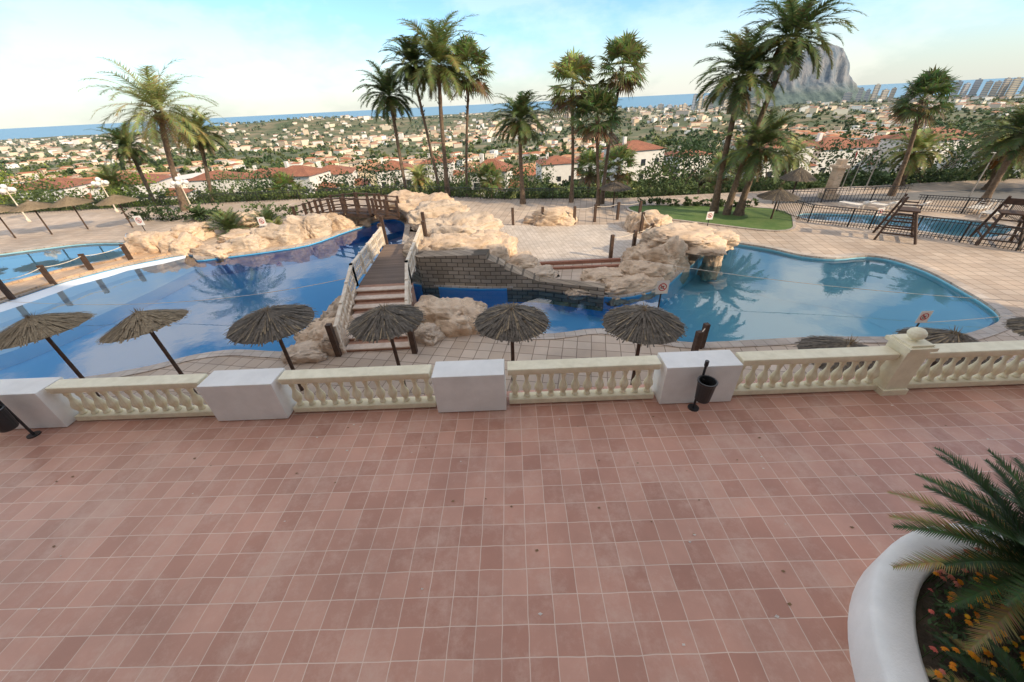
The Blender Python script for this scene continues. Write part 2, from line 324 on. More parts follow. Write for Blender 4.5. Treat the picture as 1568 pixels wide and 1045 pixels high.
R1=[(19.2,12.2),(19.5,14.5),(19.6,16),(19.3,17.3),(18.4,17.9),(16.8,17.8),(15.3,18.5),(14.3,19.9),(13.2,21)]
R2=[(15.5,11.0),(15.5,12.5),(15.3,13.5),(15.0,14.2),(14.4,14.8),(13.6,15.3),(12.6,15.9),(11.8,17),(11.2,18.5)]
R1=[(16.5,10.7)]+R1; R2=[(14.4,10.5)]+R2
vv=[(x,y,-2.72) for x,y in R1]+[(x,y,-3.54) for x,y in R2]
mkobj('pool_beach_slope',vv,[(i,i+1,len(R1)+i+1,len(R1)+i) for i in range(len(R1)-1)],M['poollight'],smooth=True)
rim=[(-21.2,24.7),(-23.6,22.75),(-25.4,20.4),(-26.15,17.5),(-26.7,15.6)]
rim2=[(-24.3,25.8),(-24.9,23.2),(-26.9,21.8),(-28.2,19.5),(-28.9,17.2)]
mkobj('terracotta_pool_platform',[(x,y,D+.05) for x,y in rim+rim2],[(i,i+1,6+i,5+i) for i in range(4)],M['orange'])
b=MB()
for a,c in zip(rim[:-1],rim[1:]): b.bar((a[0],a[1],D+.06),(c[0],c[1],D+.06),.34,.14)
for a,c in zip(rim2[:-1],rim2[1:]): b.bar((a[0],a[1],D+.06),(c[0],c[1],D+.06),.3,.14)
b.obj('terracotta_pool_kerb',M['orange'])
def rope_posts(name,pts,h,zb=D,w=.16,thick=.16,rope=True,mat='wood'):
    b=MB()
    for x,y in pts: b.box(x-w/2,y-thick/2,zb-.02,x+w/2,y+thick/2,zb+h,rz=.2)
    if rope:
        for i in range(len(pts)-1):
            a=Vector((*pts[i],zb+h-.12));c=Vector((*pts[i+1],zb+h-.12)); pr=a
            for k in range(1,9):
                t=k/8; q=a.lerp(c,t); q.z-=.25*4*t*(1-t)*min(1,(a-c).length/4); b.cyl(pr,q,.018,n=5,mi=1); pr=q
    return b.obj(name,[M[mat],M['palewood']])
rope_posts('wooden_post_fence',[(-26.0,16.2),(-25.6,17.9),(-25.3,19.7),(-24.7,21.4),(-23.7,23)],1.1,w=.26,thick=.1)
rope_posts('wooden_post_fence',[(.5,26.8),(2.6,26.6),(4.8,26.3),(6.3,26.6),(8,26.9),(9.6,27.0)],1.2)
rope_posts('wooden_post_fence',[(5.6,19.3),(7.0,19.9),(8.3,21),(8.6,23.5)],1.3)
rope_posts('wooden_post_fence',[(6.5,10.45),(6.05,10.0)],.95)
PZ=[(-1.4,27),(7.6,25.6),(8.2,22),(6.0,19.2),(1.3,19.0),(-.6,21.5)]
polyobj('island_plaza',PZ,D+.02,M['plaza'])
b=MB(); b.box(1.2,18.75,D,6.0,18.95,D+.16,rz=.0); b.box(.4,18.1,D,6.2,18.28,D+.1,rz=-.02); b.obj('brick_kerb',pm('brick_red',(.40,.19,.12),(.28,.13,.09),8,.9,.4))
def wallseg(b,p0,p1,z0a,z0b,z1a,z1b,th):
    d=(Vector(p1)-Vector(p0)).normalized(); nx,ny=-d.y*th,d.x*th
    v=[(p0[0],p0[1],z0a),(p1[0],p1[1],z0b),(p1[0]+nx,p1[1]+ny,z0b),(p0[0]+nx,p0[1]+ny,z0a),(p0[0],p0[1],z1a),(p1[0],p1[1],z1b),(p1[0]+nx,p1[1]+ny,z1b),(p0[0]+nx,p0[1]+ny,z1a)]
    b.add(v,[(0,3,2,1),(4,5,6,7),(0,1,5,4),(1,2,6,5),(2,3,7,6),(3,0,4,7)])
b=MB()
wallseg(b,(-4.25,17.0),(-1.0,16.38),-3.2,-3.2,-.95,-.8,.8)
wallseg(b,(-1.0,16.38),(-.2,16.3),-3.2,-3.2,-1.0,-1.35,.8)
wallseg(b,(-.2,16.3),(1.4,16.05),-3.2,-3.2,-1.5,-2.1,.8)
wallseg(b,(1.4,16.05),(4.2,14.85),-3.2,-3.2,-2.1,-2.05,.5)
wallseg(b,(-5.4,18.6),(-4.25,17.0),-3.2,-3.2,-1.15,-.95,.8)
b.obj('stone_retaining_wall',M['wall'])

# ---------------------------------------------------------------- rocks
def rock(x,y,zb,rx,ry,rz,seed,mat='rock',sub=5,rot=0,name='boulder',cut=-.25,amp=.36):
    bm=bmesh.new(); bmesh.ops.create_icosphere(bm,subdivisions=sub,radius=1)
    o=Vector((seed*3.7,seed*1.3,seed*.7)); ca,sa=math.cos(rot),math.sin(rot)
    for v in bm.verts:
        p=v.co.copy()
        p=Vector([math.copysign(abs(c)**.62,c) for c in p])
        vr=noise.voronoi(p*1.6+o)[0]
        d=noise.fractal(p*1.0+o,1,2,5)*amp+ (vr[0]-.35)*amp*.8 -max(0,.10-(vr[1]-vr[0]))*1.5 + noise.fractal(p*4.5+o,.9,2,4)*.05
        p=p*(1+d)
        p.z=max(p.z,cut)
        xx,yy=p.x*rx,p.y*ry
        v.co=Vector((xx*ca-yy*sa,xx*sa+yy*ca,(p.z-cut)*rz))
    me=bpy.data.meshes.new(name); bm.to_mesh(me); bm.free(); me.materials.append(M[mat])
    me.polygons.foreach_set('use_smooth',[True]*len(me.polygons))
    ob=bpy.data.objects.new(name,me); ob.location=(x,y,zb); SC.collection.objects.link(ob); return ob
RK=[(-24,25.4,D-.2,1.4,1.0,1.0,'rock'),(-21.7,24.9,D-.3,1.1,.9,.95,'rock'),(-23.0,27.3,D,1.2,.9,.75,'rock'),(-19.4,24.0,D-.3,1.6,.6,.5,'rock'),
(-17.3,24.5,D-.3,1.3,.8,.8,'rockg'),(-15.5,25.7,D-.3,1.4,1.0,1.05,'rockg'),(-14.0,27.0,D-.3,1.2,1.0,1.2,'rockg'),(-12.8,28.8,D-.3,1.3,1.0,1.0,'rock'),(-11.6,30.3,D-.2,1.4,1,.8,'rock'),
(-18.5,26.5,D-.1,1.4,.9,.5,'rock'),(-20.5,31,D-.1,1.2,1,.8,'rock'),(-24.5,29.6,D-.1,1,.8,.5,'rock'),
(-7.8,31.3,D,1.8,1.4,1.2,'rock'),(-4.6,27.4,D,2.1,1.6,1.2,'rockg'),(-3.0,24.8,D,2.0,1.6,1.05,'rockg'),(-5.9,29.6,D,1.9,1.4,1.25,'rock'),
(-2.7,19.5,D,2.0,1.4,1.2,'rock'),(-4.3,19.2,D,.9,1.2,1.05,'rockg'),(-1.2,18.5,D,1.2,1.1,1.0,'rock'),(-.6,20.4,D,1.1,1.3,.8,'rock'),(.5,18.2,D,1.1,.9,.55,'rock'),(-1.2,22.3,D,1.1,1.4,.65,'rock'),(1.2,17.2,D,1.2,.6,.3,'rockg'),
(3.4,26.9,D,1.35,.9,.75,'rock'),(1.9,27.3,D,.6,.4,.3,'rock'),
(9.2,24.4,D,1.2,1.0,.8,'rock'),(7.4,18.2,D-.3,1.2,1.1,.95,'rock'),(5.4,15.6,D-.35,1.3,.8,.65,'rock'),(6.6,16.7,D-.3,1.1,.9,.8,'rock'),(3.7,15.8,D-.3,1.0,.6,.4,'rockg'),(4.6,16.7,D-.1,1,.7,.35,'rock'),
(-2.5,13.2,D-.3,1.15,1.0,.9,'rock'),(-1.6,12.9,D-.3,.7,.8,.75,'rock'),(-3.1,12.0,D-.1,.5,.5,.45,'rockg'),
(-7.2,12.5,D-.3,.95,.95,.7,'rock'),(-7.15,14.0,D-.6,.6,1.1,1.0,'rockg'),(-7.4,11.3,D-.2,.8,.6,.4,'rockg'),(-6.5,11.6,D-.2,.45,.5,.65,'rockg')]
for i,(x,y,z,a,b_,c,m) in enumerate(RK): rock(x,y,z,a,b_,c,i+1,m,rot=random.uniform(-.5,.5))
arch=empty('rock_arch')
for q in [rock(8.2,18.0,D-.9,.75,.8,1.25,61,'rock',rot=.3,cut=-.6),rock(10.6,18.2,D-.9,.36,.45,1.1,62,'rock',cut=-.6),rock(9.4,20.8,D-1.0,1.6,.6,1.3,63,'rockg',rot=-.3,cut=-.6),
          rock(9.2,18.9,D+.80,1.75,1.5,.42,64,'rock',rot=-.25,cut=-.5),rock(10.7,18.8,D+.68,.95,.9,.40,65,'rock',cut=-.5)]:
    q.parent=arch; q.name='rock_part'

# ---------------------------------------------------------------- bridges
def lerp(a,b,t): return a+(b-a)*t
def railing(b,p0,p1,h,posts,slats=0,mi=0,pw=.11):
    p0=Vector(p0);p1=Vector(p1)
    for i in range(posts+1):
        q=p0.lerp(p1,i/posts); b.bar(q,q+Vector((0,0,h+.08)),pw,pw,mi)
    up=Vector((0,0,1))
    b.bar(p0+up*h,p1+up*h,.13,.07,mi); b.bar(p0+up*.18,p1+up*.18,.06,.08,mi); b.bar(p0+up*h*.6,p1+up*h*.6,.05,.07,mi)
    for i in range(slats):
        q=p0.lerp(p1,(i+.5)/slats); b.bar(q+up*.2,q+up*h*.98,.03,.06,mi)
br=empty('pool_footbridge')
b=MB(); ns=7
for i in range(ns):
    y=11.3+i*.55; z=D+(i+1)*.135; xc=lerp(-4.9,-5.45,i/ns); b.box(xc-1.15,y,D-.5,xc+1.15,y+.56,z-.045,mi=0); b.box(xc-1.18,y-.04,z-.044,xc+1.18,y+.30,z,mi=1); b.box(xc-1.17,y+.302,z-.044,xc+1.17,y+.57,z-.003,mi=0)
b.obj('steps',[pm('step_riser',(.44,.25,.17),(.34,.18,.12),6,.8,.2),pm('step_tread',(.72,.60,.50),(.60,.48,.38),6,.8,.2)],br)
ztop=D+ns*.135
b=MB(); b.add([(-6.6,15.16,ztop),(-4.4,15.16,ztop),(-4.75,20.6,ztop+.05),(-6.85,20.6,ztop+.05),(-6.6,15.16,ztop-.18),(-4.4,15.16,ztop-.18),(-4.75,20.6,ztop-.13),(-6.85,20.6,ztop-.13)],[(0,1,2,3),(7,6,5,4),(0,4,5,1),(1,5,6,2),(2,6,7,3),(3,7,4,0)])
b.obj('plank_deck',M['planks'],br)
b=MB()
railing(b,(-6.15,11.3,D+.1),(-6.65,15.1,ztop),.95,3,16,pw=.12); railing(b,(-6.65,15.1,ztop),(-6.9,20.6,ztop),.95,4,26,pw=.12)
railing(b,(-3.65,11.3,D+.1),(-4.3,15.1,ztop),.95,3,16,pw=.12); railing(b,(-4.3,15.1,ztop),(-4.7,20.6,ztop),.95,4,26,pw=.12)
b.obj('handrails',M['palewood'],br)
b=MB()
for x,y in((-6.25,11.1),(-3.5,11.05),(-7.0,20.9),(-4.6,20.9),(-7.4,22.6),(-5.0,23)): b.box(x-.09,y-.09,D,x+.09,y+.09,D+(1.3 if y<15 else 2.1))
b.obj('end_posts',M['wood'],br)
dbr=empty('wooden_arch_bridge')
b=MB(); p=[(-16,30.6),(-13.8,29.8),(-11.5,29.0),(-9.6,28.6),(-8.0,28.9)]; zz=[D+.3,D+.85,D+1.1,D+1.0,D+.7]
for i in range(4):
    a=Vector((*p[i],zz[i]));c=Vector((*p[i+1],zz[i+1])); d=(c-a).normalized(); nrm=Vector((-d.y,d.x,0))*.85
    b.add([tuple(a-nrm),tuple(c-nrm),tuple(c+nrm),tuple(a+nrm)]+[tuple(q-Vector((0,0,.2))) for q in(a-nrm,c-nrm,c+nrm,a+nrm)],[(0,1,2,3),(7,6,5,4),(0,4,5,1),(2,6,7,3)])
    railing(b,a-nrm,c-nrm,1.05,2,0,pw=.16); railing(b,a+nrm,c+nrm,1.05,2,0,pw=.16)
b.obj('deck_and_rails',M['wood'],dbr)

# ---------------------------------------------------------------- terrace
b=MB(); b.box(-45,-2.2,-2.6,46,5.855,-.0,rz=0); b.obj('terrace_floor',[M['terrace']])
def by(x): return 5.53-.017*x
PROF=[(0,.062),(.03,.066),(.06,.05),(.09,.045),(.14,.07),(.2,.088),(.25,.082),(.33,.05),(.4,.034),(.46,.04),(.5,.056),(.53,.045),(.56,.062),(.6,.066)]
def balustrade(x0,x1):
    b=MB(); rz=-.017; xm=(x0+x1)/2; y=by(xm)
    b.box(x0,y-.11,.03,x1,y+.11,.15,rz=rz); b.box(x0,y-.12,.75,x1,y+.12,.80,rz=rz); b.box(x0-.0,y-.145,.803,x1,y+.145,.9,rz=rz)
    n=max(1,int(round((x1-x0)/.235)))
    for i in range(n):
        x=x0+(i+.5)*(x1-x0)/n; b.lathe(PROF,x,by(x),.15,12)
    o=b.obj('balustrade',M['cream']); bevel(o,.015); return o
BX=[(-10.15,-8.8),(-5.8,-4.42),(-1.49,-.17),(2.76,4.12)]
for x0,x1 in((-16,-10.2),(-8.74,-5.86),(-4.36,-1.55),(-.11,2.70),(4.18,6.98),(7.44,14)): balustrade(x0,x1)
for x0,x1 in BX:
    b=MB(); xm=(x0+x1)/2; y0=5.275-.017*xm; b.box(x0,y0,0.02,x1,y0+.5,.885,rz=-.017)
    b.box(x0+.03,y0+.03,0,x1-.03,y0+.47,.02,rz=-.017)
    o=b.obj('white_planter_box',M['white']); bevel(o,.03,3)
b=MB(); px,py=7.21,by(7.21)
b.box(px-.2,py-.2,0,px+.2,py+.2,1.0); b.box(px-.25,py-.25,1.0,px+.25,py+.25,1.07); b.box(px-.2,py-.2,1.07,px+.2,py+.2,1.11); b.box(px-.24,py-.24,0.001,px+.24,py+.24,.12)
b.lathe([(0,.06),(.02,.05),(.04,.08),(.08,.12),(.13,.135),(.18,.12),(.22,.08),(.245,.02)],px,py,1.11,16)
o=b.obj('balustrade_pillar',M['cream'])
def bin_(x,y):
    b=MB(); b.cyl((x,y+.17,0),(x,y+.17,.025),.10,.10,14); b.cyl((x,y+.17,.0),(x,y+.17,1.08),.022,n=8); b.cyl((x,y+.17,1.0),(x,y+.17,1.1),.035,n=8)
    prof=[(0,.11),(.02,.125),(.38,.15),(.42,.165),(.44,.165),(.44,.14),(.1,.11)]
    b.lathe(prof,x,y,.36,18); b.cyl((x,y+.1,.5),(x,y+.18,.5),.02,n=6); b.cyl((x,y+.1,.72),(x,y+.18,.72),.02,n=6)
    return b.obj('litter_bin',M['black'],smooth=False)
bin_(3.36,4.93); bin_(-9.3,5.1)
pe=empty('round_planter'); cx,cy=5.25,.25
pr=[(0,2.2),(.46,2.19),(.5,2.15),(.51,2.08),(.51,1.88),(.48,1.84),(.34,1.82)]
b=MB(); n=72; v=[]
for zz_,r_ in pr:
    for i in range(n): a=2*math.pi*i/n; v.append((cx+r_*math.cos(a),cy+r_*math.sin(a),zz_))
b.add(v,[(j*n+i,j*n+(i+1)%n,(j+1)*n+(i+1)%n,(j+1)*n+i) for j in range(len(pr)-1) for i in range(n)])
b.obj('planter_wall',M['white'],pe,smooth=True)
mkobj('soil',[(cx+1.83*math.cos(a),cy+1.83*math.sin(a),.40) for a in np.linspace(0,2*math.pi,48,endpoint=False)],[tuple(range(48))],M['soil'],pe)

# ---------------------------------------------------------------- foliage builders
def frond(b,base,az,el,L,droop,nst,leafl,wid,col,fold=.35,curl=1.0,t0=.12,sub=(0,.5)):
    p=Vector(base); e=el; step=L/nst; pts=[]
    for i in range(nst+1):
        t=i/nst; pts.append((p.copy(),e)); d=Vector((math.cos(e)*math.sin(az),math.cos(e)*math.cos(az),math.sin(e)))
        p=p+d*step; e-=droop/nst*(.4+1.2*t)
    side=Vector((math.cos(az),-math.sin(az),0))
    for i in range(nst):
        (a,ea),(c,_)=pts[i],pts[i+1]; w=.035*L/3*(1-i/nst)+.006
        b.add([tuple(a-side*w),tuple(a+side*w),tuple(c+side*w*.8),tuple(c-side*w*.8)],[(0,1,2,3)],0,tuple(x*1.35 for x in col))
        t=(i+.5)/nst
        if t<t0: continue
        d=(c-a).normalized(); nrm=side.cross(d)
        ll=leafl*(math.sin(math.pi*min(1,t*.85+.12))**.7)*random.uniform(.8,1.15)
        for k in sub:
            q=a.lerp(c,k)
            for s in(-1,1):
                dr=(side*s*.8+d*(.55+.3*t)+nrm*(fold if nrm.z>0 else -fold)*.6*random.uniform(.3,1.2)+Vector((0,0,-.22*curl*random.random()))).normalized()
                tip=q+dr*ll; ww=d*wid*.5
                cc=tuple(x*random.uniform(.75,1.25) for x in col)
                b.add([tuple(q-ww),tuple(q+ww),tuple(tip)],[(0,1,2)],0,cc)
def fanleaf(b,base,az,el,pl,R,col):
    d=Vector((math.cos(el)*math.sin(az),math.cos(el)*math.cos(az),math.sin(el))); p=Vector(base)+d*pl
    p.z-=pl*.12
    side=Vector((math.cos(az),-math.sin(az),0)); tilt=random.uniform(-.5,.5); nn=side.cross(d); side=(side*math.cos(tilt)+nn*math.sin(tilt)).normalized()
    b.add([tuple(Vector(base)-side*.02),tuple(Vector(base)+side*.02),tuple(p+side*.015),tuple(p-side*.015)],[(0,1,2,3)],0,col)
    n=19
    for i in range(n):
        a=lerp(-2.0,2.0,i/(n-1)); dr=(d*math.cos(a)+side*math.sin(a)); sd=(side*math.cos(a)-d*math.sin(a)); RR=R*random.uniform(.85,1.1)*(1-.12*abs(a))
        mid=p+dr*RR*.55; tip=p+dr*RR+Vector((0,0,-R*.22*random.uniform(.3,1.6))); w=R*.052
        cc=tuple(x*random.uniform(.7,1.3) for x in col)
        b.add([tuple(p),tuple(mid-sd*w),tuple(tip),tuple(mid+sd*w)],[(0,1,2,3)],0,cc)
def palm(x,y,tx,tz,R,kind='date',zb=D,tr=.2,col=(.10,.145,.045),nf=60,ty=None,name='palm_tree',wid=.10):
    e=empty(name,(x,y,zb)); ty=0 if ty is None else ty
    H=tz-zb-(.3 if kind=='date' else .1); dx=tx-x
    b=MB(); ns=22; rings=[]
    for i in range(ns+1):
        t=i/ns; bend=t**1.4
        rr=tr*(1.45-.6*min(1,t*4)) if t<.25 else tr*(.85-.12*t)
        if t>.9 and kind=='date': rr=tr*(.8+(t-.9)*5)
        rr*=1+.06*math.sin(i*2.3)
        rings.append((dx*bend+.05*math.sin(t*5+x),ty*bend,H*t,rr))
    n=10; v=[]
    for i,(a,c,z,r_) in enumerate(rings):
        for k in range(n): th=2*math.pi*k/n+i*.3; v.append((a+r_*math.cos(th),c+r_*math.sin(th),z))
    b.add(v,[(j*n+k,j*n+(k+1)%n,(j+1)*n+(k+1)%n,(j+1)*n+k) for j in range(ns) for k in range(n)]+[tuple(range(ns*n,(ns+1)*n))])
    for k in range(46):
        t=1-random.random()**1.5*.28; a,c,z,r_=rings[min(ns,int(t*ns))]; th=random.uniform(0,6.28); d=Vector((math.cos(th),math.sin(th),0))
        q=Vector((a,c,H*t))+d*r_*.8; b.cyl(q,q+d*.12+Vector((0,0,.18)),.05,.02,n=4)
    b.obj('trunk',M['trunk'],e,smooth=True)
    b=MB(); top=Vector((dx,ty,H))
    if kind=='date':
        for i in range(nf):
            u=(i+.5)/nf; az=i*2.39996+random.uniform(-.25,.25); el=math.radians(lerp(80,-25,u**.85)+random.uniform(-9,9))
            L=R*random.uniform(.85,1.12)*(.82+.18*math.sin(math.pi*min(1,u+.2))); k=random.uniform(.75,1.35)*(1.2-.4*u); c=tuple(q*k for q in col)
            if random.random()<.12: c=(c[0]*1.5,c[1]*1.15,c[2])
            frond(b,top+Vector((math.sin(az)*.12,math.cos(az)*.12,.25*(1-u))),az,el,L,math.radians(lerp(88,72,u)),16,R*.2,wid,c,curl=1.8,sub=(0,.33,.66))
        for i in range(9):
            az=random.uniform(0,6.28); frond(b,top+Vector((0,0,-.2)),az,math.radians(-48),R*.6,.7,9,R*.13,.08,(.22,.155,.08))
        for i in range(9):
            az=random.uniform(0,6.28); p0=top+Vector((0,0,-.05)); p1=p0+Vector((math.sin(az)*.5,math.cos(az)*.5,-.15)); p2=p1+Vector((math.sin(az)*.2,math.cos(az)*.2,-.55))
            b.cyl(p0,p1,.02,n=4,c=(.40,.19,.05)); b.cyl(p1,p2,.09,.03,n=6,c=(.36,.16,.05))
    else:
        for i in range(nf):
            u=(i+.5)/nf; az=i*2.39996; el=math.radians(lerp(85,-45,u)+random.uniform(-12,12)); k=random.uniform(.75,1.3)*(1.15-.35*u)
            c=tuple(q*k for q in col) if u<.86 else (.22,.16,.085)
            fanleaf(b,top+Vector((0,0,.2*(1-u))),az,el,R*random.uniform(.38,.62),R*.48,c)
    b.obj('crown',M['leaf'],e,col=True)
    return e
LG=(.30,.32,.12); MG=(.185,.22,.075); DG=(.12,.16,.06)
palm(-30.9,37.8,-28.9,5.9,5.0,col=LG,tr=.28,nf=50,wid=.085)
palm(-41.5,46.8,-41.0,2.9,3.2,zb=-8,col=DG,tr=.25); palm(-34.1,45.2,-31.7,3.8,3.4,zb=-8,col=MG,tr=.25)
palm(-10,40.5,-10,6.2,3.3,zb=-6,col=DG); palm(-6.3,38.9,-7.2,8.2,2.9,zb=-6,col=DG,tr=.16)
palm(-5.5,37.7,-4.8,8.1,4.4,col=MG,tr=.22,nf=66); palm(-3.9,38.6,-2.5,7.5,2.6,'fan',zb=-6,col=MG,tr=.15,nf=50)
palm(1.5,33.4,1.5,4.0,2.9,col=DG,nf=60); palm(5.7,33.0,5.4,5.9,2.4,'fan',col=LG,tr=.15,nf=50)
palm(7.4,30.7,6.9,3.9,2.3,'fan',col=DG,tr=.14,nf=54); palm(8.0,31.9,8.7,6.8,2.3,'fan',col=MG,tr=.15,nf=52)
palm(15.1,27.3,14.8,6.0,3.4,col=DG,tr=.22,nf=62); palm(15.7,26.6,16.8,7.6,3.3,col=DG,tr=.19,nf=62)
palm(16.5,26.4,16.6,2.1,3.2,col=DG,tr=.26,nf=56)
palm(30.3,29.7,29.2,4.0,2.1,'fan',col=DG,tr=.18,nf=54); palm(32.1,25.1,32.1,2.3,2.9,col=DG,tr=.22)
palm(24,40,24,-.2,2.2,'fan',zb=-6,col=LG,nf=44,tr=.15); palm(13.0,45,13,-1.5,2.6,'fan',zb=-7,col=MG,nf=44,tr=.18); palm(10.3,48,10.3,-1.9,2.4,'fan',zb=-7,col=MG,nf=44,tr=.18)
palm(34,33,34,.4,2.6,'date',col=LG,nf=48,tr=.2); palm(38,30,38,.2,2.6,'date',col=MG,nf=48,tr=.22); palm(30,42,30,-.8,2.6,'date',zb=-6,col=LG,nf=44,tr=.2)
palm(-11,52,-11,-2.6,2.6,'date',zb=-8,col=LG,nf=46,tr=.2); palm(-48,50,-48,-1,3,'date',zb=-8,col=LG,nf=46,tr=.2); palm(-24,44,-24,-2.2,2.4,'fan',zb=-7,col=MG,nf=44,tr=.2)
palm(-1.5,44,-1.5,-1.9,2.0,'fan',zb=-7,col=MG,nf=40,tr=.15); palm(20,36.5,20,-1.2,2.0,'fan',zb=-6,col=LG,nf=40,tr=.15); palm(42,34,42,.9,2.6,'date',col=MG,nf=44,tr=.2)
def agave(x,y,z,R,col,nf=26,name='low_palm_shrub'):
    b=MB()
    for i in range(nf):
        az=i*2.4; el=math.radians(random.uniform(15,80)); k=random.uniform(.8,1.3)
        frond(b,(0,0,.1),az,el,R*random.uniform(.8,1.1),1.1,11,R*.22,.09,tuple(q*k for q in col))
    return b.obj(name,M['leaf'],col=True,loc=(x,y,z))
agave(-20.6,28.4,D,1.9,DG,44); agave(-22.3,30.6,D,1.6,MG,30); agave(-17.5,29,D,1.1,LG,20); agave(-26.5,33.5,D,1.4,DG,24); agave(-18.8,30.2,D,1.6,DG,30)
def leafcloud(b,ctr,rad,ncl,nleaf,size,col):
    cx_,cy_,cz_=ctr; rx,ry,rz=rad
    for k in range(ncl):
        d=rng.normal(size=3); d/=np.linalg.norm(d); q=rng.uniform(.35,1.0)**.6
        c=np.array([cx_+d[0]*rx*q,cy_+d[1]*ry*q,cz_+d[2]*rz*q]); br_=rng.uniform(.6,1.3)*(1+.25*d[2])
        P=c+rng.normal(size=(nleaf,3))*np.array([rx,ry,rz])*.17
        A1=rng.normal(size=(nleaf,3)); A2=rng.normal(size=(nleaf,3)); A1/=np.linalg.norm(A1,axis=1)[:,None]; A2=np.cross(A1,A2); A2/=np.linalg.norm(A2,axis=1)[:,None]
        s=size*rng.uniform(.6,1.3,size=(nleaf,1)); A1=A1*s; A2=A2*s*.6
        v=np.stack([P-A1,P+A2,P+A1,P-A2],axis=1).reshape(-1,3).tolist()
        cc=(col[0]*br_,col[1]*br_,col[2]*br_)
        b.add(v,[(4*i,4*i+1,4*i+2,4*i+3) for i in range(nleaf)],0,cc)
def tree(x,y,z,h,r,col,name='broadleaf_tree',flat=.75,ncl=46,nl=34,size=.16,trunkh=.4):
    e=empty(name,(x,y,z)); b=MB()
    b.cyl((0,0,-.5),(0.1,0,h*trunkh),.22,.15,8)
    for k in range(6):
        a=k*1.05+random.random(); b.cyl((.1,0,h*trunkh*random.uniform(.7,1)),(math.cos(a)*r*.6,math.sin(a)*r*.6,h*random.uniform(.6,.85)),.09,.03,6)
    b.obj('trunk',M['bark'],e,smooth=True)
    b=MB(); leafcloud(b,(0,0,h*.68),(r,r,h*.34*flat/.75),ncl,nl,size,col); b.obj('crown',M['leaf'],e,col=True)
BG=(.26,.32,.06); OG=(.10,.14,.05); PG=(.055,.09,.035)
for x,y,z,h,r,c in [(-56,47,-8,9.5,3.6,BG),(-50,44,-8,8,3.2,OG),(-62,46,-8,9,3.8,OG),(-66,52,-9,12,4.5,PG),(-47,52,-9,9,3.5,BG),(-43,45,-8,7,2.8,BG),(-27,46,-8,7.5,3,PG),(-20,47,-8,7,3,OG),(-15,50,-8.5,9,3.2,PG),(-3,46,-8,7,3,OG),(3,50,-8,7,3.2,OG),(-8,60,-10,10,4,PG),
    (17,42,-7,6,2.8,OG),(20.5,46,-8,9.5,3.8,PG),(25,50,-8,9,4,PG),(31,46,-8,7.6,3,OG),(38,44,-7.5,8,3.4,PG),(45,42,-7.5,9,3.8,PG),(46,36,D,3.4,2.2,OG),(52,42,-7,9,4,PG),(42,29,D,3.8,2.2,PG),(48,26,D,5,2.8,OG),(-30,52,-9,8,3.5,PG),(-38,56,-10,9,4,OG)]:
    tree(x,y,z,h,r,c,name='pine_tree' if c is PG else 'broadleaf_tree')
def hedge(pts,h,w,z,col,name='hedge',dens=26):
    b=MB()
    for (x0,y0),(x1,y1) in zip(pts[:-1],pts[1:]):
        L=math.hypot(x1-x0,y1-y0); n=int(L*2.2)
        for i in range(n):
            t=(i+random.random())/n; hh=h*random.uniform(.8,1.2); leafcloud(b,(lerp(x0,x1,t),lerp(y0,y1,t),z+hh*.5),(w,w,hh*.55),5,dens//2,.12,col)
    b.obj(name,M['leaf'],col=True)
hedge([(-70,41),(-26,41)],1.5,.7,D-.2,OG); hedge([(-26,41),(-11,40.6),(-1,36.4)],1.2,.8,D-.3,(.13,.175,.055)); hedge([(-1,36.2),(10,34.3),(28,34.3)],1.1,.7,D-.3,OG); hedge([(31,33.6),(60,33.6)],1.4,.8,D-.1,PG)
hedge([(-33,34.5),(-27,33.5),(-23.5,32.3)],1.1,.9,D,PG,'shrub_bed'); hedge([(-22,33),(-17,32.5)],1.0,.8,D,OG,'shrub_bed')
hedge([(11,30.8),(18.8,28.4)],.5,.5,D,OG,'low_hedge')
LW=[(10.4,30.4),(19.4,27.6),(18.5,23.7),(16.7,22.5),(13.7,24.6),(10.4,27.4)]
LWs=smoothpoly(LW,4); polyobj('lawn',LWs,D+.05,M['grass']); strip('lawn_kerb',LWs,D+.07,offset(LWs,.18),D+.07,M['coping']); strip('lawn_kerb',offset(LWs,.18),D+.07,offset(LWs,.18),D-.002,M['coping'])
polyobj('road',[(19.8,30.8),(60,29.6),(60,25.5),(36,26.2),(31,28.0),(20,29.2)],D+.006,M['road'])

# ---------------------------------------------------------------- fences
def metalfence(pts,h=1.1,z=D,gap=.14,name='metal_railing'):
    b=MB()
    for (x0,y0),(x1,y1) in zip(pts[:-1],pts[1:]):
        L=math.hypot(x1-x0,y1-y0); n=max(1,int(L/gap))
        b.bar((x0,y0,z+h),(x1,y1,z+h),.05,.04); b.bar((x0,y0,z+.12),(x1,y1,z+.12),.03,.03); b.bar((x0,y0,z+h-.15),(x1,y1,z+h-.15),.03,.03)
        for i in range(n):
            t=i/n; x,y=lerp(x0,x1,t),lerp(y0,y1,t); r_=.03 if i%14==0 else .011; b.bar((x,y,z),(x,y,z+h),r_*2,r_*2)
    b.obj(name,M['black'])
metalfence([(19.4,26.8),(19.7,24.0),(22,22.0),(23.3,20.5),(24.5,19.1),(25.9,17.3),(28.5,15.2),(33,13.0)])
metalfence([(-60,40),(-25,40),(-10.2,39.4),(0,35.1),(10,33.1)],.95,gap=.3); metalfence([(20.5,29.0),(30,28.2)],1.0,gap=.25)
metalfence([(30,20),(31.5,23),(28,25.6)],1.0)
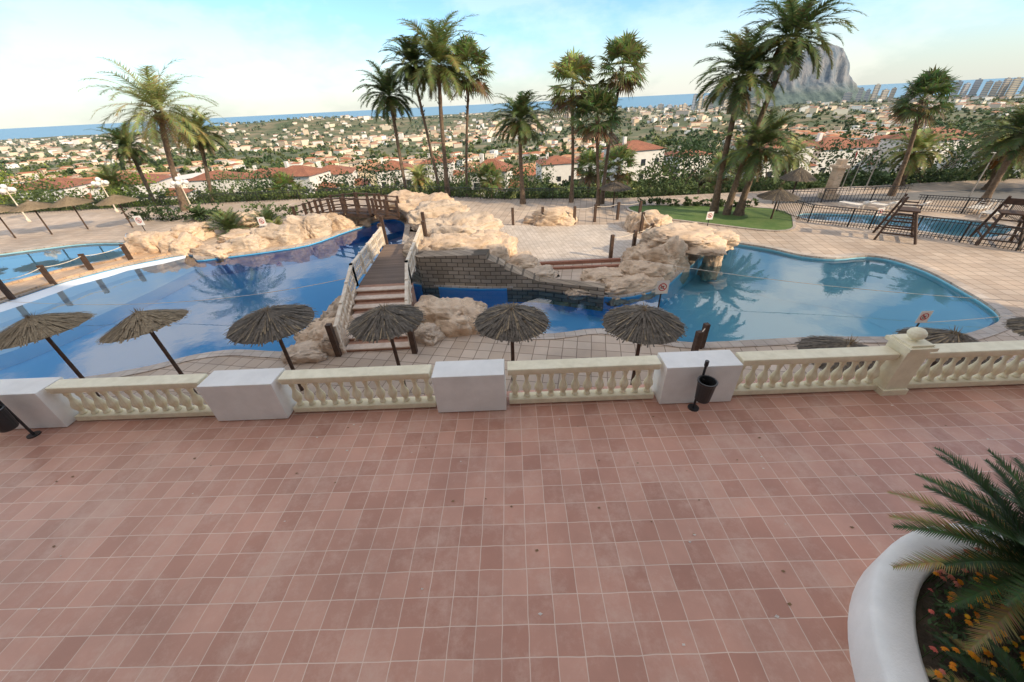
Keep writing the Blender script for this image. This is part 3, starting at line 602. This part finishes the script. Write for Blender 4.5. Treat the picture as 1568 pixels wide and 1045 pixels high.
def lounger(x,y,rz):
    b=MB(); ca,sa=math.cos(rz),math.sin(rz); R=lambda a,c,z:(x+a*ca-c*sa,y+a*sa+c*ca,D+z)
    b.bar(R(-.9,-.28,.32),R(.45,-.28,.32),.05,.05); b.bar(R(-.9,.28,.32),R(.45,.28,.32),.05,.05); b.bar(R(.45,-.28,.32),R(.95,-.28,.68),.05,.05); b.bar(R(.45,.28,.32),R(.95,.28,.68),.05,.05)
    for i in range(9): b.bar(R(-.88+i*.16,-.3,.345),R(-.88+i*.16,.3,.345),.11,.02)
    for i in range(4): b.bar(R(.5+i*.13,-.3,.39+i*.094),R(.5+i*.13,.3,.39+i*.094),.1,.02)
    for a in(-.8,.4):
        for c in(-.26,.26): b.bar(R(a,c,0),R(a,c,.31),.05,.05)
    b.obj('sun_lounger',M['villa'])
for x,y,rz in((30.8,23.2,.4),(31.2,24.4,.4),(24.8,26.6,-1.2),(26.2,26.2,-1.2),(27.6,25.6,-1.1)): lounger(x,y,rz)
# ---------------------------------------------------------------- palapas
def palapa(x,y,r=1.08,top=.62,edge=.08,mat='dstraw',zb=D,name='straw_parasol',tilt=0):
    e=empty(name,(x,y,0)); e.rotation_euler=(tilt*.6,tilt,0)
    b=MB(); b.cyl((0,0,zb),(0,0,top-.05),.055,.05,10)
    for k in range(8):
        a=k*math.pi/4; b.cyl((0,0,top-.12),(r*.85*math.cos(a),r*.85*math.sin(a),edge+.02),.018,n=5)
    b.obj('pole',M['wood'],e)
    b=MB(); n=36; v=[(0,0,top)]
    for f_ in (.35,.7,1.0):
        for i in range(n):
            a=2*math.pi*i/n; zz=top-(top-edge)*(f_**1.15)+random.uniform(-.015,.015); rr=r*f_*(1+random.uniform(-.025,.025)); v.append((rr*math.cos(a),rr*math.sin(a),zz))
    f=[(0,1+i,1+(i+1)%n) for i in range(n)]
    for j in range(2):
        f+=[(1+j*n+i,1+(j+1)*n+i,1+(j+1)*n+(i+1)%n,1+j*n+(i+1)%n) for i in range(n)]
    b.add(v,f)
    for i in range(620):
        a=random.uniform(0,6.283); f0=random.choice((0.02,.3,.55,.75))*random.uniform(.8,1.1); f1=min(1.07,f0+random.uniform(.3,.5)); w=random.uniform(.008,.022)
        if f0>.6: f1=random.uniform(.97,1.10)
        zf=lambda q:top-(top-edge)*(q**1.15)+.025+(.02 if f0<.4 else 0)
        d=Vector((math.cos(a),math.sin(a),0)); s=Vector((-d.y,d.x,0)); ja=random.uniform(-.06,.06)
        p0=d*r*f0; p0.z=zf(f0)+.01; p1=(d+s*ja)*r*f1; p1.z=zf(f1)+random.uniform(-.03,.03)
        b.add([tuple(p0-s*w*.6),tuple(p0+s*w*.6),tuple(p1+s*w),tuple(p1-s*w)],[(0,1,2,3)],1 if random.random()<.15 else 0)
    for i in range(46):
        a=random.uniform(0,6.283); d=Vector((math.cos(a),math.sin(a),0)); s=Vector((-d.y,d.x,0))*.014; p0=d*.05; p0.z=top-.04; p1=d*random.uniform(.06,.24); p1.z=top+random.uniform(.04,.2)
        b.add([tuple(p0-s),tuple(p0+s),tuple(p1)],[(0,1,2)],1)
    b.obj('thatch',[M[mat],M['straw']],e)
for x,y,r,m,tl in((3.38,8.15,1.0,'dstraw',0),(.02,8.6,.98,'dstraw',.02),(-3.42,8.95,1.0,'dstraw',-.02),(-6.7,9.2,1.1,'dstraw',.02),(-10.45,9.45,1.02,'straw',-.12),(-13.55,9.5,1.1,'straw',-.05),(7.85,6.98,.9,'dstraw',0),(10.5,7.15,.9,'dstraw',0),(13.6,7.4,.9,'dstraw',0)):
    palapa(x,y,r,mat=m,top=.46 if x<5 else -.05,edge=.08 if x<5 else -.42,tilt=tl)
for x,y in((-39.1,30.3),(-36.8,30.9),(-34.9,32),(-31,31.8),(-42,29)): palapa(x,y,1.3,mat='straw',top=.15,edge=-.35)
for x,y in((8.6,30.4),(17.9,25.0),(22.9,30.5)): palapa(x,y,1.2,mat='dstraw',top=-.5 if x<20 else -.2,edge=-.95)

# ---------------------------------------------------------------- street lamps, signs, etc
def lamp(x,y,h=3.0,ng=5):
    e=empty('street_lamp',(x,y,D)); b=MB(); b.lathe([(0,.14),(.25,.12),(.3,.07),(.35,.06),(h*.5,.05),(h*.52,.07),(h*.55,.045),(h,.04)],0,0,0,10)
    for k in range(ng-1):
        a=k*2*math.pi/(ng-1)+.4; d=Vector((math.cos(a),math.sin(a),0)); b.cyl(Vector((0,0,h-.45)),d*.45+Vector((0,0,h-.42)),.025,n=6); b.cyl(d*.45+Vector((0,0,h-.44)),d*.45+Vector((0,0,h-.3)),.04,n=6)
    b.obj('post',M['palewood'],e)
    b=MB()
    for k in range(ng):
        if k==ng-1: c=(0,0,h+.16)
        else: a=k*2*math.pi/(ng-1)+.4; c=(math.cos(a)*.45,math.sin(a)*.45,h-.14)
        b.lathe([(.21*math.sin(t)+0,max(.01,.21*math.cos(t))) for t in np.linspace(-1.5,1.5,9)],*c,12)
    b.obj('globes',M['globe'],e,smooth=True)
lamp(-28.2,35.3,2.9,5); lamp(-38.1,38.5,2.8,5); lamp(-44.2,36.1,2.9,5)
def pole_lamp(x,y,h):
    b=MB(); b.cyl((0,0,0),(0,0,h),.05,.035,8); b.bar((0,0,h),(-.5,0,h+.05),.12,.06); b.obj('lamp_post',M['steel'],loc=(x,y,D))
pole_lamp(34.5,28,3.0); pole_lamp(29.6,31.5,2.6)
def sign(x,y,top,s=.32):
    e=empty('no_diving_sign',(x,y,0)); b=MB(); b.cyl((0,0,D),(0,0,top-.02),.025,n=8); b.obj('post',M['black'],e)
    b=MB(); b.box(-s/2,-.035,top-s*1.15,s/2,-.027,top); b.obj('plate',M['white'],e)
    b=MB(); n=20; r0,r1=s*.34,s*.27; v=[];cz=top-s*.55
    for r_ in(r0,r1):
        for i in range(n): a=6.2832*i/n; v.append((r_*math.cos(a),-.040,cz+r_*math.sin(a)))
    b.add(v,[(i,(i+1)%n,n+(i+1)%n,n+i) for i in range(n)])
    b.bar((-r1*.72,-.042,cz+r1*.72),(r1*.72,-.042,cz-r1*.72),.003,s*.07); b.obj('prohibition_ring',M['red'],e)
    b=MB(); b.bar((-r1*.6,-.037,cz-r1*.1),(r1*.5,-.037,cz+r1*.25),.002,s*.09); b.bar((-r1*.6,-.038,cz-r1*.5),(r1*.6,-.038,cz-r1*.5),.002,s*.05); b.obj('diver_symbol',M['black'],e)
sign(5.0,11.0,-.05,.40); sign(13.3,10.1,-1.15,.38); sign(-16.5,25.9,-.75,.5); sign(-25.6,27.0,-.5,.55); sign(13,23.8,-1.35,.42); sign(22.4,22.2,-1.2,.4)
b=MB(); b.box(24.9,29.4,D,25.9,30.4,D+.4); b.box(25.1,29.6,D+.4,25.7,30.2,D+2.2); b.box(24.95,29.45,D+2.2,25.85,30.35,D+2.4); b.box(25.15,29.65,D+2.4,25.65,30.15,D+2.8); o=b.obj('stone_column',M['rock']); bevel(o,.04)
def lifeguard(x,y,rz,h=2.1):
    e=empty('lifeguard_chair',(x,y,D),rz); b=MB()
    w=.75
    for sx in(-1,1):
        b.bar((sx*w,-.85,0),(sx*.38,-.3,h),.1,.1); b.bar((sx*w,.85,0),(sx*.38,.3,h+.7),.1,.1)
        for t in(.25,.5,.75): b.bar((sx*lerp(w,.38,t),lerp(-.85,-.3,t),h*t),(sx*lerp(w,.38,t),lerp(.85,.3,t),h*t),.07,.07)
        b.bar((sx*.42,-.35,h+.3),(sx*.42,.35,h+.3),.08,.06)
    for t in(.2,.4,.6,.8): b.bar((-lerp(w,.38,t),lerp(-.85,-.3,t),h*t),(lerp(w,.38,t),lerp(-.85,-.3,t),h*t),.1,.05)
    b.box(-.5,-.45,h-.05,.5,.4,h+.03); b.bar((-.4,.36,h+.45),(.4,.36,h+.45),.05,.3)
    b.obj('frame',M['wood'],e)
lifeguard(21.9,20.2,.9,1.6); lifeguard(25.9,18.7,-.7,1.6); lifeguard(28.6,18.6,.5,1.4)
b=MB()
for o_ in(0,.5):
    pv=None
    for t in np.linspace(0,math.pi,9):
        q=(-27+o_,27.0-.5*math.cos(t)*.6,D+.0+.75*math.sin(t))
        if pv: b.cyl(pv,q,.025,n=6)
        pv=q
b.obj('pool_ladder',M['steel'])
b=MB()
def rope(a,c,sag):
    a=Vector(a);c=Vector(c);pv=a
    for k in range(1,17): t=k/16;q=a.lerp(c,t);q.z-=sag*4*t*(1-t);b.cyl(pv,q,.012,n=4);pv=q
rope((6.2,15.9,-1.3),(19.6,11.4,-1.9),.25); rope((13.3,10.1,-1.6),(20.2,11,-1.8),.1); rope((-6.9,14.9,-1.0),(-26,16.2,-1.4),.8)
b.obj('rope_line',M['palewood'])
for x,y,c in((27.6,31.5,'red'),(28.4,31.6,'straw')):
    e=empty('flagpole',(x,y,D)); b=MB(); b.cyl((0,0,0),(0,0,3.2),.035,.02,8); b.lathe([(0,.05),(.05,.06),(.1,.02)],0,0,3.2,8); b.obj('pole',M['steel'],e)
    b=MB(); n=6; v=[(.04+.05*math.sin(i*1.1)+i*.03,.05*math.sin(i*1.3),3.1-i*.12-k*.3) for k in(0,1) for i in range(n)]; b.add(v,[(i,i+1,n+i+1,n+i) for i in range(n-1)]); b.obj('flag_cloth',M[c],e)

# ---------------------------------------------------------------- villas
def villa(az,y,w,d,h,rz,name='white_villa'):
    x=az*y; z=min(T(x,y),T(x+3,y),T(x-3,y))-.5; h=h+.8
    e=empty(name,(x,y,z),rz); b=MB(); b.box(-w/2,-d/2,0,w/2,d/2,h); b.box(w/2+.002,-d/2+1,0,w/2+w*.3,d/2-.5,h*.6); b.obj('walls',M['villa'],e)
    b=MB(); o=.4; rh=1.5
    b.add([(-w/2-o,-d/2-o,h),(w/2+o,-d/2-o,h),(w/2+o,d/2+o,h),(-w/2-o,d/2+o,h),(-w/2+d/2,0,h+rh),(w/2-d/2,0,h+rh)],[(0,1,5,4),(1,2,5),(2,3,4,5),(3,0,4),(3,2,1,0)])
    x0,x1=w/2+.02,w/2+w*.3+o; b.add([(x0,-d/2+.6,h*.6+.02),(x1,-d/2+.6,h*.6+.02),(x1,d/2-.1,h*.6+.02),(x0,d/2-.1,h*.6+.02),(x0,0,h*.6+1.1)],[(0,1,4),(1,2,4),(2,3,4),(3,2,1,0)])
    b.box(-w/4-.3,-.3,h+.6,-w/4+.3,.3,h+rh+.7,mi=1); b.obj('roof',[M['roof'],M['villa']],e)
    b=MB(); nf_=max(1,int(h//2.8))
    for fl in range(nf_):
        zb_=.9+fl*2.8
        if zb_+1.2>h: continue
        for i in range(3):
            xx=-w/2+w*(i+.5)/3; b.box(xx-.5,-d/2-.03,zb_,xx+.5,-d/2+.02,zb_+1.2)
        for i in range(2):
            yy=-d/2+d*(i+.5)/2; b.box(-w/2-.03,yy-.45,zb_,-w/2+.02,yy+.45,zb_+1.2)
    b.obj('windows',M['glass'],e)
    b=MB(); b.box(w*.3,-d/2-.05,0.8,w*.3+.9,-d/2+.02,2.9); b.obj('door',M['wood'],e)
VL=[(.319,84,9,8,8.5,.25),(-.029,66,6,5,5.8,-.2),(.66,70,9,8,7.5,.2),(.80,74,10,8,7,.1),(.93,78,9,8,7,-.2),(1.05,70,11,8,7.5,.2),(1.3,62,10,8,5,.1),(-.566,100,14,9,6.2,.1),(-.911,78,10,8,6,.3),(-.50,82,9,7,6,-.2),(-.42,92,9,8,6,.2),(-.27,92,8,7,6.3,.3),(.13,105,9,8,7,.1),(.22,125,10,8,8,-.3),(.45,110,10,8,7.5,.3),(-.16,120,9,8,8,0),(-.7,110,12,8,6.5,.1),(-1.1,82,11,8,6,0)]
for q in VL: villa(*q)

# ---------------------------------------------------------------- distant town
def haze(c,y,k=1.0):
    t=min(.5,max(0,(y-700)/7500))*k; hz=(.42,.48,.54); return tuple(c[i]*(1-t)+hz[i]*t for i in range(3))  # distance haze mixed into wall, roof, window and tree colours
b=MB(); walls=[(.84,.75,.58),(.76,.62,.44),(.86,.80,.71),(.66,.50,.34),(.58,.50,.40),(.82,.67,.47),(.88,.84,.77)]; roofs=[(.44,.17,.09),(.38,.16,.09),(.50,.25,.14),(.46,.32,.22),(.52,.27,.15)]
def townhouse(x,y,w,d,h,rz,wc,rc,flat,win):
    z=T(x,y)-1; ca,sa=math.cos(rz),math.sin(rz); R=lambda px_,py_,pz:(x+px_*ca-py_*sa,y+px_*sa+py_*ca,z+pz)
    h+=1
    vs=[R(a,c,k) for k in(0,h) for a,c in((-w/2,-d/2),(w/2,-d/2),(w/2,d/2),(-w/2,d/2))]
    b.add(vs,[(0,1,5,4),(1,2,6,5),(2,3,7,6),(3,0,4,7)],0,wc)
    if flat: b.add([R(a,c,h+.3) for a,c in((-w/2,-d/2),(w/2,-d/2),(w/2,d/2),(-w/2,d/2))],[(0,1,2,3)],0,tuple(q*.85 for q in wc))
    else:
        o=.5; rh=d*.16; b.add([R(-w/2-o,-d/2-o,h),R(w/2+o,-d/2-o,h),R(w/2+o,d/2+o,h),R(-w/2-o,d/2+o,h),R(-w/2+d*.4,0,h+rh),R(w/2-d*.4,0,h+rh)],[(0,1,5,4),(1,2,5),(2,3,4,5),(3,0,4)],0,rc)
    if win:
        for fl in range(max(1,int(h//3))):
            zb_=1.8+fl*2.9
            if zb_+1.1>h: break
            for i in range(3):
                if random.random()<.25: continue
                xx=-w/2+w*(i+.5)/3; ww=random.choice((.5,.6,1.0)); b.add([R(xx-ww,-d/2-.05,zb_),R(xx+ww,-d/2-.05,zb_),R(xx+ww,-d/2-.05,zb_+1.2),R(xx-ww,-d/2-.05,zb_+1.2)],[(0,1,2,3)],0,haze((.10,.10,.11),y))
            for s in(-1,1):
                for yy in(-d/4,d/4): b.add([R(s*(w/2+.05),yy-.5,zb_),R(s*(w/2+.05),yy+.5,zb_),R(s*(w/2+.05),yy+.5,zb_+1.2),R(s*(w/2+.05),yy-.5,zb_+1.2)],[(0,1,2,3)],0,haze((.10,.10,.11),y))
grid={}
for i in range(6800):
    az=random.uniform(-1.65,1.65); y=math.exp(random.uniform(math.log(115),math.log(4200)))
    if random.random()<.24: y=random.uniform(700,3800)
    if y>coastY(az)-150: continue
    x=az*y
    dn=noise.noise(Vector((x/(90+y*.12),y/(90+y*.12),5.1)))
    if dn<(-.08 if y<1400 else -.22) or T(x,y)<-99.5: continue
    if y<150 and any(abs(x-v_[0]*v_[1])<16 and abs(y-v_[1])<14 for v_ in VL): continue
    key=(int(x//21),int(y//21))
    if key in grid: continue
    grid[key]=1
    w=random.uniform(9,17); d=random.uniform(8,12); h=random.choice((3.6,5,6.4,6.4,7.5))
    if y>900: w*=1.2; h*=1.2
    if y>1300 and random.random()<.22: h=random.uniform(10,19); w*=1.5
    if random.random()<.12: w*=1.8
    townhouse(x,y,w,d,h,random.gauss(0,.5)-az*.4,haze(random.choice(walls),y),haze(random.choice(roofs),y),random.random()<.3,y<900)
b.obj('distant_town_houses',M['town'],col=True)
VV=[];CC=[]
def blob(x,y,z,r,h,nq,col):
    d=rng.normal(size=(nq,3)); d/=np.linalg.norm(d,axis=1)[:,None]; d[:,2]=np.abs(d[:,2])*1.2-.2
    q=rng.uniform(.55,1.0,size=(nq,1)); P=np.array([x,y,z+h*.35])+d*q*np.array([r,r,h*.65])
    A1=rng.normal(size=(nq,3)); A1/=np.linalg.norm(A1,axis=1)[:,None]; A2=np.cross(A1,rng.normal(size=(nq,3))); A2/=np.linalg.norm(A2,axis=1)[:,None]
    s=r*(1.6/math.sqrt(nq))*rng.uniform(.7,1.4,size=(nq,1)); A1=A1*s;A2=A2*s
    VV.append(np.stack([P-A1,P+A2,P+A1,P-A2],axis=1).reshape(-1,3))
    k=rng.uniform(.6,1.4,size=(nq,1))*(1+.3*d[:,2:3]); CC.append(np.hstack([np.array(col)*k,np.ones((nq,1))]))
TC=[(.07,.10,.035),(.05,.08,.03),(.09,.115,.04),(.13,.145,.05),(.04,.065,.027)]
for i in range(13500):
    az=rng.uniform(-1.75,1.75); y=math.exp(rng.uniform(math.log(56),math.log(4300)))
    if rng.random()<.28: y=rng.uniform(400,3800)
    if y>coastY(az)-140: continue
    x=az*y; z=T(x,y)
    if z<-99.5: continue
    if (int(x//21),int(y//21)) in grid and rng.random()<.35: continue
    r=rng.uniform(1.6,3.1) if y<400 else rng.uniform(2.4,5.0)*(1+y/3500)
    h=r*rng.uniform(1.2,2.0); nq=130 if y<110 else (50 if y<250 else (24 if y<700 else 12))
    if y<110: r*=.8; h=min(h,3.4)
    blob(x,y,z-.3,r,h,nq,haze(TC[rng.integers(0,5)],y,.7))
VA=np.vstack(VV); CA=np.vstack(CC); nq=len(VA)//4
me=bpy.data.meshes.new('distant_trees'); me.vertices.add(len(VA)); me.vertices.foreach_set('co',VA.ravel())
me.loops.add(nq*4); me.loops.foreach_set('vertex_index',np.arange(nq*4)); me.polygons.add(nq); me.polygons.foreach_set('loop_start',np.arange(0,nq*4,4)); me.polygons.foreach_set('loop_total',np.full(nq,4))
ca=me.color_attributes.new(name='Col',type='FLOAT_COLOR',domain='CORNER'); ca.data.foreach_set('color',np.repeat(CA,4,axis=0).ravel())
me.materials.append(M['far']); me.update(); me.validate(); ob=bpy.data.objects.new('distant_trees',me); SC.collection.objects.link(ob)
TW=[(.425,3000,.0-.02,40),(.446,2900,-.0025,30),(.459,2900,.0031,26),(.472,2950,-.006,34),(.485,2900,-.0103,50),(.52,2900,-.016,50),(.548,2850,-.0193,60),(.584,2850,-.0145,44),(.60,2850,-.018,50),(.624,2850,-.0225,60),(.37,3300,-.018,60),(.39,3300,-.02,50),(.345,3400,-.02,44),
(.80,2900,-.014,60),(.827,2850,-.0061,34),(.845,2850,-.010,30),(.862,2850,-.0014,36),(.885,2850,-.012,44),(.904,2850,-.0093,34),(.943,2750,.0013,40),(.965,2750,-.006,44),(.99,2750,-.012,50),(1.02,2700,-.009,40),(1.049,2650,-.0031,40),(1.07,2650,-.008,34),(1.093,2650,-.0012,44),(1.12,2600,-.006,40),(1.141,2600,-.0069,40),(1.16,2600,-.002,36),(1.183,2550,-.0025,50),(1.215,2550,.002,44),(1.25,2500,-.002,44),(1.3,2500,.001,50)]
for az,y,s,w in TW:
    x=az*y; z0=-100; z1=5+s*y; b=MB(); w*=.68; b.box(-w/2,-9,0,w/2,9,z1-z0); b.box(-w/6,-5,z1-z0,w/6,5,z1-z0+5)
    for sx in(-1,1): b.box(sx*w/2-1.5,-10.5,0,sx*w/2+1.5,-9.02,z1-z0-4)
    o=b.obj('apartment_tower',M['tower'],loc=(x,y,z0)); o.rotation_euler=(0,0,-az*.5+random.uniform(-.4,.4))
azs=[.40,.44,.47,.489,.498,.544,.586,.625,.663,.688,.712,.736,.755,.758,.782,.841,.90]; hs=[0,18,55,95,150,205,240,275,325,360,378,348,290,225,111,42,0]
V=[];F=[]; nx,ny=210,80; Y0=3350
for j in range(ny):
    v_=lerp(-420,420,j/(ny-1))
    for i in range(nx):
        az=lerp(.38,.93,i/(nx-1)); x=az*Y0; wob=noise.fractal(Vector((x/130,v_/300,2)),1,2,5)*75
        Hh=float(np.interp(az,azs,hs)); dd=abs(v_+wob*.7)
        k=float(np.interp(dd,[0,60,120,165,270,420],[1,.96,.80,.38,.2,0]))
        hh=Hh*k+noise.fractal(Vector((x/60,v_/60,5)),1,2,4)*9*(k>.05)
        V.append((x,Y0+v_,-103+hh))
for j in range(ny-1):
    for i in range(nx-1): a=j*nx+i; F.append((a,a+1,a+nx+1,a+nx))
mkobj('rock_headland',V,F,M['mtn'],smooth=True)

# ---------------------------------------------------------------- planter plants
b=MB()
def cyc(x,y,z,R,nf,col,seed,e0=5,e1=75):
    for i in range(nf):
        az=i*2.4+seed; el=math.radians(lerp(e1,e0,(i+.5)/nf)+random.uniform(-6,6)); k=random.uniform(.7,1.3); c=tuple(q*k for q in col)
        if i>nf*.78: c=(.36,.27,.11)
        frond(b,(x,y,z),az,el,R*random.uniform(.85,1.1),.9,34,R*.17,.022,c,fold=.5,curl=.3)
cyc(0,0,.25,1.2,64,(.055,.095,.03),0)
b.cyl((0,0,-.45),(0,0,.3),.16,.14,10,c=(.1,.07,.04)); b.obj('sago_palm',M['leaf'],col=True,loc=(5.02,1.66,.72))
b=MB(); cyc(0,0,.1,.62,34,(.05,.09,.035),1.0); b.cyl((0,0,-.2),(0,0,.15),.09,.08,8,c=(.1,.07,.04)); b.obj('sago_palm',M['leaf'],col=True,loc=(4.1,.74,.42))
b=MB()
for i in range(5600):
    a=random.uniform(0,6.283); r_=1.78*math.sqrt(random.random()); x=cx+r_*math.cos(a); y=cy+r_*math.sin(a)
    if y<-.3: continue
    z=.42+random.uniform(0,.2); k=random.uniform(.5,1.6); d=Vector((random.gauss(0,1),random.gauss(0,1),random.uniform(.2,1))).normalized()*.055; s=Vector((random.gauss(0,1),random.gauss(0,1),random.gauss(0,.5))).normalized()*.02
    p=Vector((x,y,z)); b.add([tuple(p-d*.3),tuple(p+s+d*.4),tuple(p+d),tuple(p-s+d*.4)],[(0,1,2,3)],0,(.065*k,.11*k,.04*k))
for i in range(820):
    a=random.uniform(0,6.283); r_=1.84*math.sqrt(random.uniform(.1,1)); x=cx+r_*math.cos(a); y=cy+r_*math.sin(a)
    if y<-.3: continue
    z=.62+random.uniform(-.02,.08); col=random.choice([(.95,.42,.03),(.95,.55,.04),(.9,.32,.02)]) if r_<1.62 else random.choice([(.88,.34,.03),(.7,.18,.14),(.72,.26,.18)])
    R_=random.uniform(.022,.040); t=Vector((random.gauss(0,.3),random.gauss(0,.3),1)).normalized(); s=t.cross(Vector((1,0,0))).normalized(); u=t.cross(s)
    for ring,(rr,hh) in enumerate(((1,0),(.7,.35),(.35,.55))):
        n=8; p=Vector((x,y,z))+t*hh*R_
        for k in range(n):
            a0=6.283*k/n+ring*.3; d=s*math.cos(a0)+u*math.sin(a0); q=s*math.cos(a0+.45)+u*math.sin(a0+.45); q2=s*math.cos(a0-.45)+u*math.sin(a0-.45)
            b.add([tuple(p),tuple(p+q2*R_*rr*.7),tuple(p+d*R_*rr-t*R_*.15),tuple(p+q*R_*rr*.7)],[(0,1,2,3)],0,tuple(c*random.uniform(.8,1.05) for c in col))
    b.cyl((x,y,.42),(x,y,z),.004,n=3,c=(.06,.1,.03))
b.obj('marigold_flower_bed',M['leaf'],col=True)
b=MB()
for i in range(70):
    x=random.uniform(-8,8);y=random.uniform(1.5,5.2);a=random.uniform(0,6);s=random.uniform(.012,.03); b.add([(x+s*math.cos(a+k*1.57),y+s*.6*math.sin(a+k*1.57),.006+.004*(k%2)) for k in range(4)],[(0,1,2,3)],0,random.choice([(.25,.16,.08),(.8,.75,.68),(.8,.75,.68),(.3,.2,.1)]))
b.obj('fallen_leaves',M['leaf'],col=True)

# ---------------------------------------------------------------- unseen hotel behind the camera, sized to shade terrace and near deck
e=empty('hotel_building'); b=MB(); b.box(-40,-16,0,41,-2.25,20.5); b.obj('walls',M['white'],e)
b=MB();g=MB()
for fl in range(7):
    for k in range(19):
        x=-38+k*4.2
        g.box(x,-2.27,fl*2.85+.3,x+2.6,-2.2,fl*2.85+2.4)
        if abs(x+1.3)<5 and fl in(0,1,2): continue
        if fl: b.box(x-.5,-2.2,fl*2.85-.12,x+3.1,-1.2,fl*2.85); b.box(x-.5,-1.25,fl*2.85+.003,x+3.1,-1.2,fl*2.85+.9)
b.obj('balconies',M['villa'],e); g.obj('windows',M['glass'],e)

# ---------------------------------------------------------------- sky, sun
S=Vector((.85,-.53,0)).normalized(); el=math.radians(29); S=Vector((S.x*math.cos(el),S.y*math.cos(el),math.sin(el)))
w=bpy.data.worlds.new('World'); SC.world=w; w.use_nodes=True; nt=w.node_tree; bg=nt.nodes['Background']
def L(a,b_): nt.links.new(a,b_)
sk=nt.nodes.new('ShaderNodeTexSky'); sk.sky_type='NISHITA'; sk.sun_disc=False; sk.sun_elevation=el; sk.sun_rotation=math.atan2(S.x,S.y); sk.air_density=1.0; sk.dust_density=.3; sk.ozone_density=1.0; sk.altitude=100
tc=nt.nodes.new('ShaderNodeTexCoord'); mpn=nt.nodes.new('ShaderNodeMapping'); mpn.inputs['Scale'].default_value=(1,1,2.2)
L(tc.outputs['Generated'],mpn.inputs['Vector'])
sx=nt.nodes.new('ShaderNodeSeparateXYZ'); L(tc.outputs['Generated'],sx.inputs[0])
cn=nt.nodes.new('ShaderNodeTexNoise'); cn.inputs['Scale'].default_value=3.4; cn.inputs['Detail'].default_value=9; cn.inputs['Roughness'].default_value=.58; L(mpn.outputs[0],cn.inputs['Vector'])
rp=nt.nodes.new('ShaderNodeValToRGB'); rp.color_ramp.elements[0].position=.45; rp.color_ramp.elements[1].position=.57; L(cn.outputs['Fac'],rp.inputs['Fac'])
hm=nt.nodes.new('ShaderNodeMapRange'); hm.interpolation_type='SMOOTHSTEP'; hm.inputs['From Min'].default_value=.18; hm.inputs['From Max'].default_value=.38; hm.inputs['To Min'].default_value=.16; hm.inputs['To Max'].default_value=.95; L(sx.outputs[2],hm.inputs['Value'])
mu=nt.nodes.new('ShaderNodeMath'); mu.operation='MULTIPLY'; L(rp.outputs[0],mu.inputs[0]); L(hm.outputs[0],mu.inputs[1])
hz=nt.nodes.new('ShaderNodeMapRange'); hz.interpolation_type='SMOOTHSTEP'; hz.inputs['From Min'].default_value=-.01; hz.inputs['From Max'].default_value=.15; hz.inputs['To Min'].default_value=.85; hz.inputs['To Max'].default_value=0; L(sx.outputs[2],hz.inputs['Value'])
tn=nt.nodes.new('ShaderNodeMix'); tn.data_type='RGBA'; tn.blend_type='MULTIPLY'; tn.inputs[0].default_value=1; tn.inputs[7].default_value=(.53,.70,.80,1); L(sk.outputs[0],tn.inputs[6])
m1=nt.nodes.new('ShaderNodeMix'); m1.data_type='RGBA'; m1.inputs[7].default_value=(2.95,2.93,2.7,1); L(hz.outputs[0],m1.inputs[0]); L(tn.outputs[2],m1.inputs[6])
mx=nt.nodes.new('ShaderNodeMix'); mx.data_type='RGBA'; mx.inputs[7].default_value=(6.6,6.0,5.3,1)
L(mu.outputs[0],mx.inputs[0]); L(m1.outputs[2],mx.inputs[6]); L(mx.outputs[2],bg.inputs['Color']); bg.inputs['Strength'].default_value=.27
sd=bpy.data.lights.new('sun','SUN'); sd.energy=4.4; sd.angle=math.radians(.6); sd.color=(1,.81,.57); so=bpy.data.objects.new('sun',sd); so.rotation_euler=S.to_track_quat('Z','Y').to_euler(); SC.collection.objects.link(so)
SC.view_settings.view_transform='Standard'; SC.view_settings.look='None'; SC.view_settings.exposure=0

# ---------------------------------------------------------------- camera
p=math.radians(32.8); r=math.radians(2.9)
f=Vector((0,math.cos(p),-math.sin(p))); u0=Vector((0,math.sin(p),math.cos(p))); r0=Vector((1,0,0))
Rv=math.cos(r)*r0-math.sin(r)*u0; Uv=math.sin(r)*r0+math.cos(r)*u0
m=Matrix((( Rv.x,Uv.x,-f.x,0),(Rv.y,Uv.y,-f.y,0),(Rv.z,Uv.z,-f.z,5),(0,0,0,1)))
cd=bpy.data.cameras.new('camera'); cd.lens=13.0; cd.sensor_width=36; cd.clip_start=.1; cd.clip_end=200000
co=bpy.data.objects.new('camera',cd); co.matrix_world=m; SC.collection.objects.link(co); SC.camera=co
